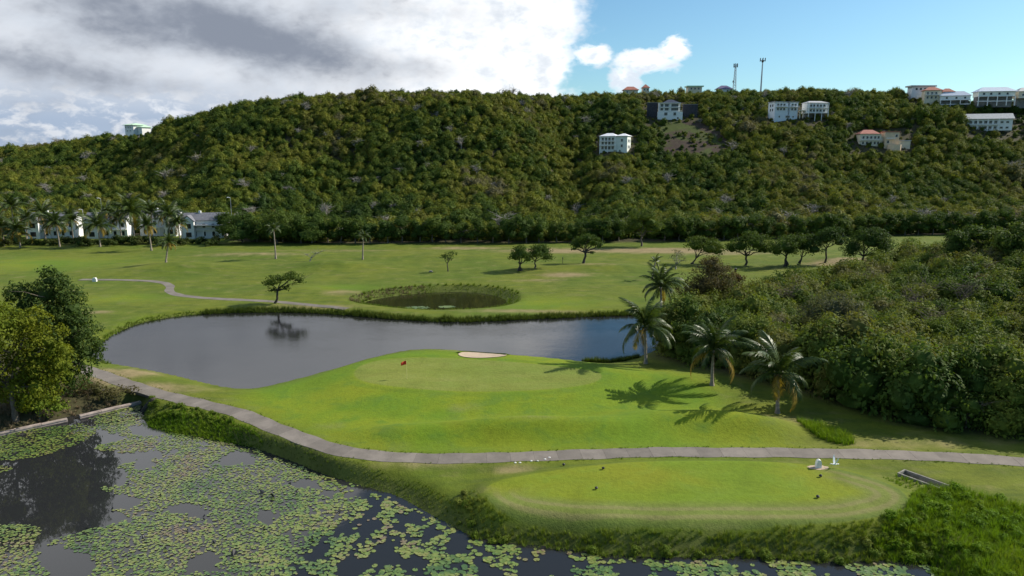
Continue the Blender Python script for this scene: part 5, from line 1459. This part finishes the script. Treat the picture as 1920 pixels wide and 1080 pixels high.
# grass creeping over the edges of the cart path
def path_edge():
    rs = np.random.RandomState(55); L = resample(PATH, .16); d = np.gradient(L, axis=0); d /= np.hypot(*d.T)[:, None]; n_ = np.stack([-d[:, 1], d[:, 0]], 1)
    sd_ = rs.choice([-1, 1], len(L)); P = L + n_ * (sd_ * rs.uniform(1.08, 1.45, len(L)))[:, None]
    ok = rs.uniform(size=len(P)) < .55 + .4 * wav(P[:, 0], P[:, 1], 9, 4); P = P[ok]; s_ = rs.uniform(.06, .17, len(P))
    scatter('path_edge_grass', np.c_[P, zfun(P[:, 0], P[:, 1])], TC['rimgrass_leaf'], rs.randint(0, 4, len(P)), np.c_[s_ * 1.8, s_ * 1.8, s_], rs.uniform(0, 6.28, len(P)), 'ragged grass creeping over both edges of the near cart path', 'grass')
path_edge()

# clumps of ornamental grass that ring the round pond
g_me = [tuft_mesh('grass_clump', 70, 1.0, .8, .03, 'rimgrass_leaf', 700 + i, .75) for i in range(3)]
cR = RING.mean(0); rimp = resample(np.vstack([RING, RING[:1]]), 1.35)
for i, p in enumerate(rimp):
    d = p - cR; d = d / np.hypot(*d); front = d[1] < .15
    q = p + d * (.7 if front else 3.3) + np.array([rr.uniform(-.2, .2), rr.uniform(-.2, .2)])
    o = link('grass_clump', g_me[i % 3], loc=(q[0], q[1], zat(*q) - .05), rz=rr.uniform(0, 6)); k = rr.uniform(.55, .8) * (1.0 if front else 1.0); o.scale = (k, k, k)
    w_ = ('near' if front else 'far') + (' left' if q[0] < cR[0] - 8 else ' right' if q[0] > cR[0] + 8 else ' middle')
    top(o, 'round clump of ornamental grass on the %s rim of the round pond' % w_, 'grass clump', 'grass clumps, %s rim of the round pond' % w_)

# ------------------------------------------------------------------ small things
def lump(name, g, sx, sy, sz, mat, seed, parent=None):
    rs = np.random.RandomState(seed); iv, jf = ico(); m = MB()
    v = iv * (1 + rs.normal(size=(len(iv), 1)) * .07) * [sx, sy, sz]; v[:, 2] = np.maximum(v[:, 2], -sz * .4) + sz * .35
    m.add(v, [tuple(q[:3]) for q in jf]); return m.build(name, mat, parent, False, g)

# flag on the green
g = hit(763, 711); o = empty('golf_flag', g, 'red flag on a thin pale pole on the putting green', 'flag')
MB().tube([(0, 0, -.1), (0, 0, 2.5)], [.03, .025], 6).build('pole', 'yellow_paint', o)
m = MB(); n = 7; vs = []
for i in range(n):
    t = i / (n - 1); vs += [(-.72 * t, .16 * sin(t * 5), 2.48 - .12 * t - .10 * t * t), (-.72 * t, .16 * sin(t * 5) + .05, 1.95 - .10 * t)]
for i in range(n): vs += [(vs[2 * i][0], vs[2 * i][1] + .012, vs[2 * i][2]), (vs[2 * i + 1][0], vs[2 * i + 1][1] + .012, vs[2 * i + 1][2])]
fs = [(2 * i, 2 * i + 1, 2 * i + 3, 2 * i + 2) for i in range(n - 1)] + [(2 * n + 2 * i, 2 * n + 2 * i + 2, 2 * n + 2 * i + 3, 2 * n + 2 * i + 1) for i in range(n - 1)]
m.add(vs, fs); m.build('flag_cloth', 'red_cloth', o)
# tee stone
g = hit(1534, 877); o = empty('tee_stone', g, 'white upright marker stone in a sandy ring on the tee', 'marker stone')
MB().prism([(-.27, -.2), (.27, -.2), (.24, .5), (.16, .78), (-.02, .84), (-.18, .73), (-.24, .45)], -.18, .18).build('stone', 'white_stone', o)
m = MB(); k = 20; m.add([(0, 0, .045)] + [(1.0 * cos(i * 2 * pi / k) * (1 + .12 * sin(i * 2.3)), .5 * sin(i * 2 * pi / k) * (1 + .1 * cos(i * 1.7)), .03) for i in range(k)], [(0, i + 1, (i + 1) % k + 1) for i in range(k)]); m.build('sand_ring', 'sand', o)
# the other stone by the far path
g = hit(178, 528); o = empty('tee_stone', g, 'white marker stone by the far cart path at left', 'marker stone')
MB().prism([(-.5, -.2), (.5, -.2), (.45, .7), (.25, .95), (-.3, .9), (-.48, .6)], -.25, .25).build('stone', 'white_stone', o)
# egret in flight
def egret():
    g = at_y(1565, 871, hit(1563, 880).y); o = empty('egret', g, 'white egret with raised wings flying low over the tee', 'bird')
    m = MB(); m.tube([(.34, 0, .0), (.22, 0, .02), (.05, 0, .04), (-.12, 0, .06), (-.26, 0, .10), (-.36, 0, .17), (-.46, 0, .20), (-.53, 0, .20), (-.70, 0, .17)], [.02, .07, .11, .10, .055, .04, .055, .035, .006], 8)
    for sg in (-1, 1):
        P = [(.10, sg * .06, .10), (-.12, sg * .06, .10), (-.05, sg * .20, .42), (.22, sg * .18, .36), (.06, sg * .34, .78), (.26, sg * .30, .66), (.24, sg * .40, 1.02)]
        Q = [(x, y + .015 * sg, z) for x, y, z in P]
        m.add(P + Q, [(0, 1, 2, 3), (3, 2, 4, 5), (5, 4, 6), (10, 9, 8, 7), (12, 11, 9, 10), (13, 11, 12), (1, 8, 9, 2), (2, 9, 11, 4), (4, 11, 13, 6), (0, 3, 10, 7), (3, 5, 12, 10), (5, 6, 13, 12)])
    m.add([(.34, -.06, .0), (.34, .06, .0), (.52, .09, -.02), (.52, -.09, -.02), (.34, 0, .03), (.52, 0, .0)], [(0, 1, 2, 3), (0, 3, 5, 4), (1, 4, 5, 2)])
    m.build('body', 'feather', o)
    MB().tube([(-.56, 0, .195), (-.74, 0, .165)], [.022, .004], 6).build('beak', 'beak', o)
    MB().tube([(.3, .03, -.03), (.72, .03, -.06)], [.012, .01], 4).tube([(.3, -.03, -.03), (.72, -.03, -.06)], [.012, .01], 4).build('legs', 'dark_metal', o)
    o.rotation_euler = (0, -.1, .25); o.scale = (.85, .85, .85)
egret()
# tee markers
for a, c, w_ in ((1118, 919, 'front left'), (1131, 882, 'back left'), (1533, 936, 'front right'), (1538, 897, 'back right'), (1057, 874, 'leftmost')):
    g = hit(a, c); o = empty('tee_marker', g, 'small black tee marker, the %s one on the tee' % w_, 'tee marker')
    lump('ball', (0, 0, .1), .15, .15, .13, 'black_plastic', a, o); MB().tube([(0, 0, -.1), (0, 0, .1)], [.03, .03], 5).build('spike', 'dark_metal', o)
for i, (a, c) in enumerate(((966, 871), (975, 869), (996, 867), (1008, 865), (1022, 863), (1030, 861))):
    o = lump('edge_rock', hit(a, c), .13, .1, .07, 'white_stone', 90 + i); top(o, 'small white rock in the line between the cart path and the tee', 'rock', 'white rocks by the cart path')
# drain: open concrete trough
def drain():
    a, b = Vector((*DRAIN[0], 0)), Vector((*DRAIN[1], 0)); d = (b - a); L = d.length; rz = atan2(d.y, d.x)
    z = max(zat(a.x, a.y), zat(b.x, b.y)) + .62
    o = empty('concrete_drain', Vector((a.x, a.y, .12)), 'open concrete drain trough beside the right end of the tee', 'drain', rz=rz)
    MB().box(-.3, L + .3, .52, .68, -1.0, .04).build('side_wall', 'drain_concrete', o); MB().box(-.3, L + .3, -.68, -.52, -1.0, .02).build('side_wall', 'drain_concrete', o)
    MB().box(-.46, -.3, -.68, .68, -1.0, .03).build('end_wall', 'drain_concrete', o); MB().box(-.3, L + .3, -.52, .52, -1.0, -.62).build('floor', 'wet_mud', o)
drain()
# low concrete water wall across the pond corner, in two lengths with a gap
def weir(p0, p1, label):
    a, b = Vector((*at_z(*p0, -.95), 0)), Vector((*at_z(*p1, -.95), 0)); d = b - a; L = d.length
    o = empty('water_wall', Vector((a.x, a.y, -.95)), label, 'wall', rz=atan2(d.y, d.x))
    MB().box(0, L, -.2, .2, -1.6, -.12).build('wall', 'old_concrete', o)
    n_ = max(2, int(L / 2.2))
    for i in range(n_): MB().box(L * i / n_ + .02, L * (i + 1) / n_ - .02, -.28, .28, -.118, .02 + .02 * sin(i * 2.7)).build('coping_slab', 'old_concrete', o)
weir((-140, 841), (126, 784), 'weathered concrete water wall left of the gap under the bank trees')
weir((149, 779), (264, 752), 'weathered concrete water wall right of the gap by the dead stump')
# dead stump
g = hit(272, 772); o = empty('dead_stump', g + Vector((0, 0, -.1)), 'leaning dead tree stump at the pond corner', 'stump')
m = MB(); m.tube([(-.5, 0, -.5), (-.2, 0, .1), (.35, .1, .9), (.9, .2, 1.5), (1.25, .25, 1.75)], [.38, .32, .27, .25, .12], 9); m.tube([(.85, .2, 1.4), (1.5, .15, 1.45), (1.75, .1, 1.3)], [.16, .12, .04], 6); m.build('trunk', 'dark_bark', o, True)
for i, (dx_, dy_) in enumerate(((-.9, .3), (.2, -.7), (-.6, -.6))):
    MB().tube([(-.3, 0, 0), (-.3 + dx_ * .6, dy_ * .6, -.1), (-.3 + dx_, dy_, -.6)], [.16, .1, .05], 5).build('root', 'dark_bark', o)
# post, bin and rocks on the far fairway
g = hit(1055, 494); o = empty('marker_post', g, 'thin dark distance post left of the lone mound tree', 'post'); MB().tube([(0, 0, -.2), (0, 0, 1.7)], [.07, .06], 6).build('stake', 'dark_bark', o); MB().box(-.12, .12, -.03, .03, 1.3, 1.72).build('plate', 'dark_metal', o)
g = hit(1379, 510); o = empty('litter_bin', g, 'small black bin on the turf below the row of round trees', 'bin'); MB().tube([(0, 0, 0), (0, 0, .9)], [.28, .32], 10).build('body', 'black_plastic', o); MB().tube([(0, 0, .905), (0, 0, 1.05)], [.36, .1], 10).build('lid', 'dark_metal', o)
o = lump('pale_rock', hit(1588, 497), .6, .4, .4, 'rock', 5); top(o, 'pale rock on bare soil under the largest round tree', 'rock')
o = lump('dark_rock', hit(808, 510), .5, .35, .3, 'rock', 6); top(o, 'small dark rock left of the small thin fairway tree', 'rock')
# the hills beyond, at the far left
me = mk('far_hills', [(-2600 + i * 60, 2400 + (j * 350), [0, 34 + 8 * sin(i * .5) + 38 * math.exp(-((i - 9) / 5) ** 2), 0][j]) for j in range(3) for i in range(30)], [(j * 30 + i, j * 30 + i + 1, (j + 1) * 30 + i + 1, (j + 1) * 30 + i) for j in range(2) for i in range(29)], 'edge_leaf', True)
structure(link('far_hills', me))
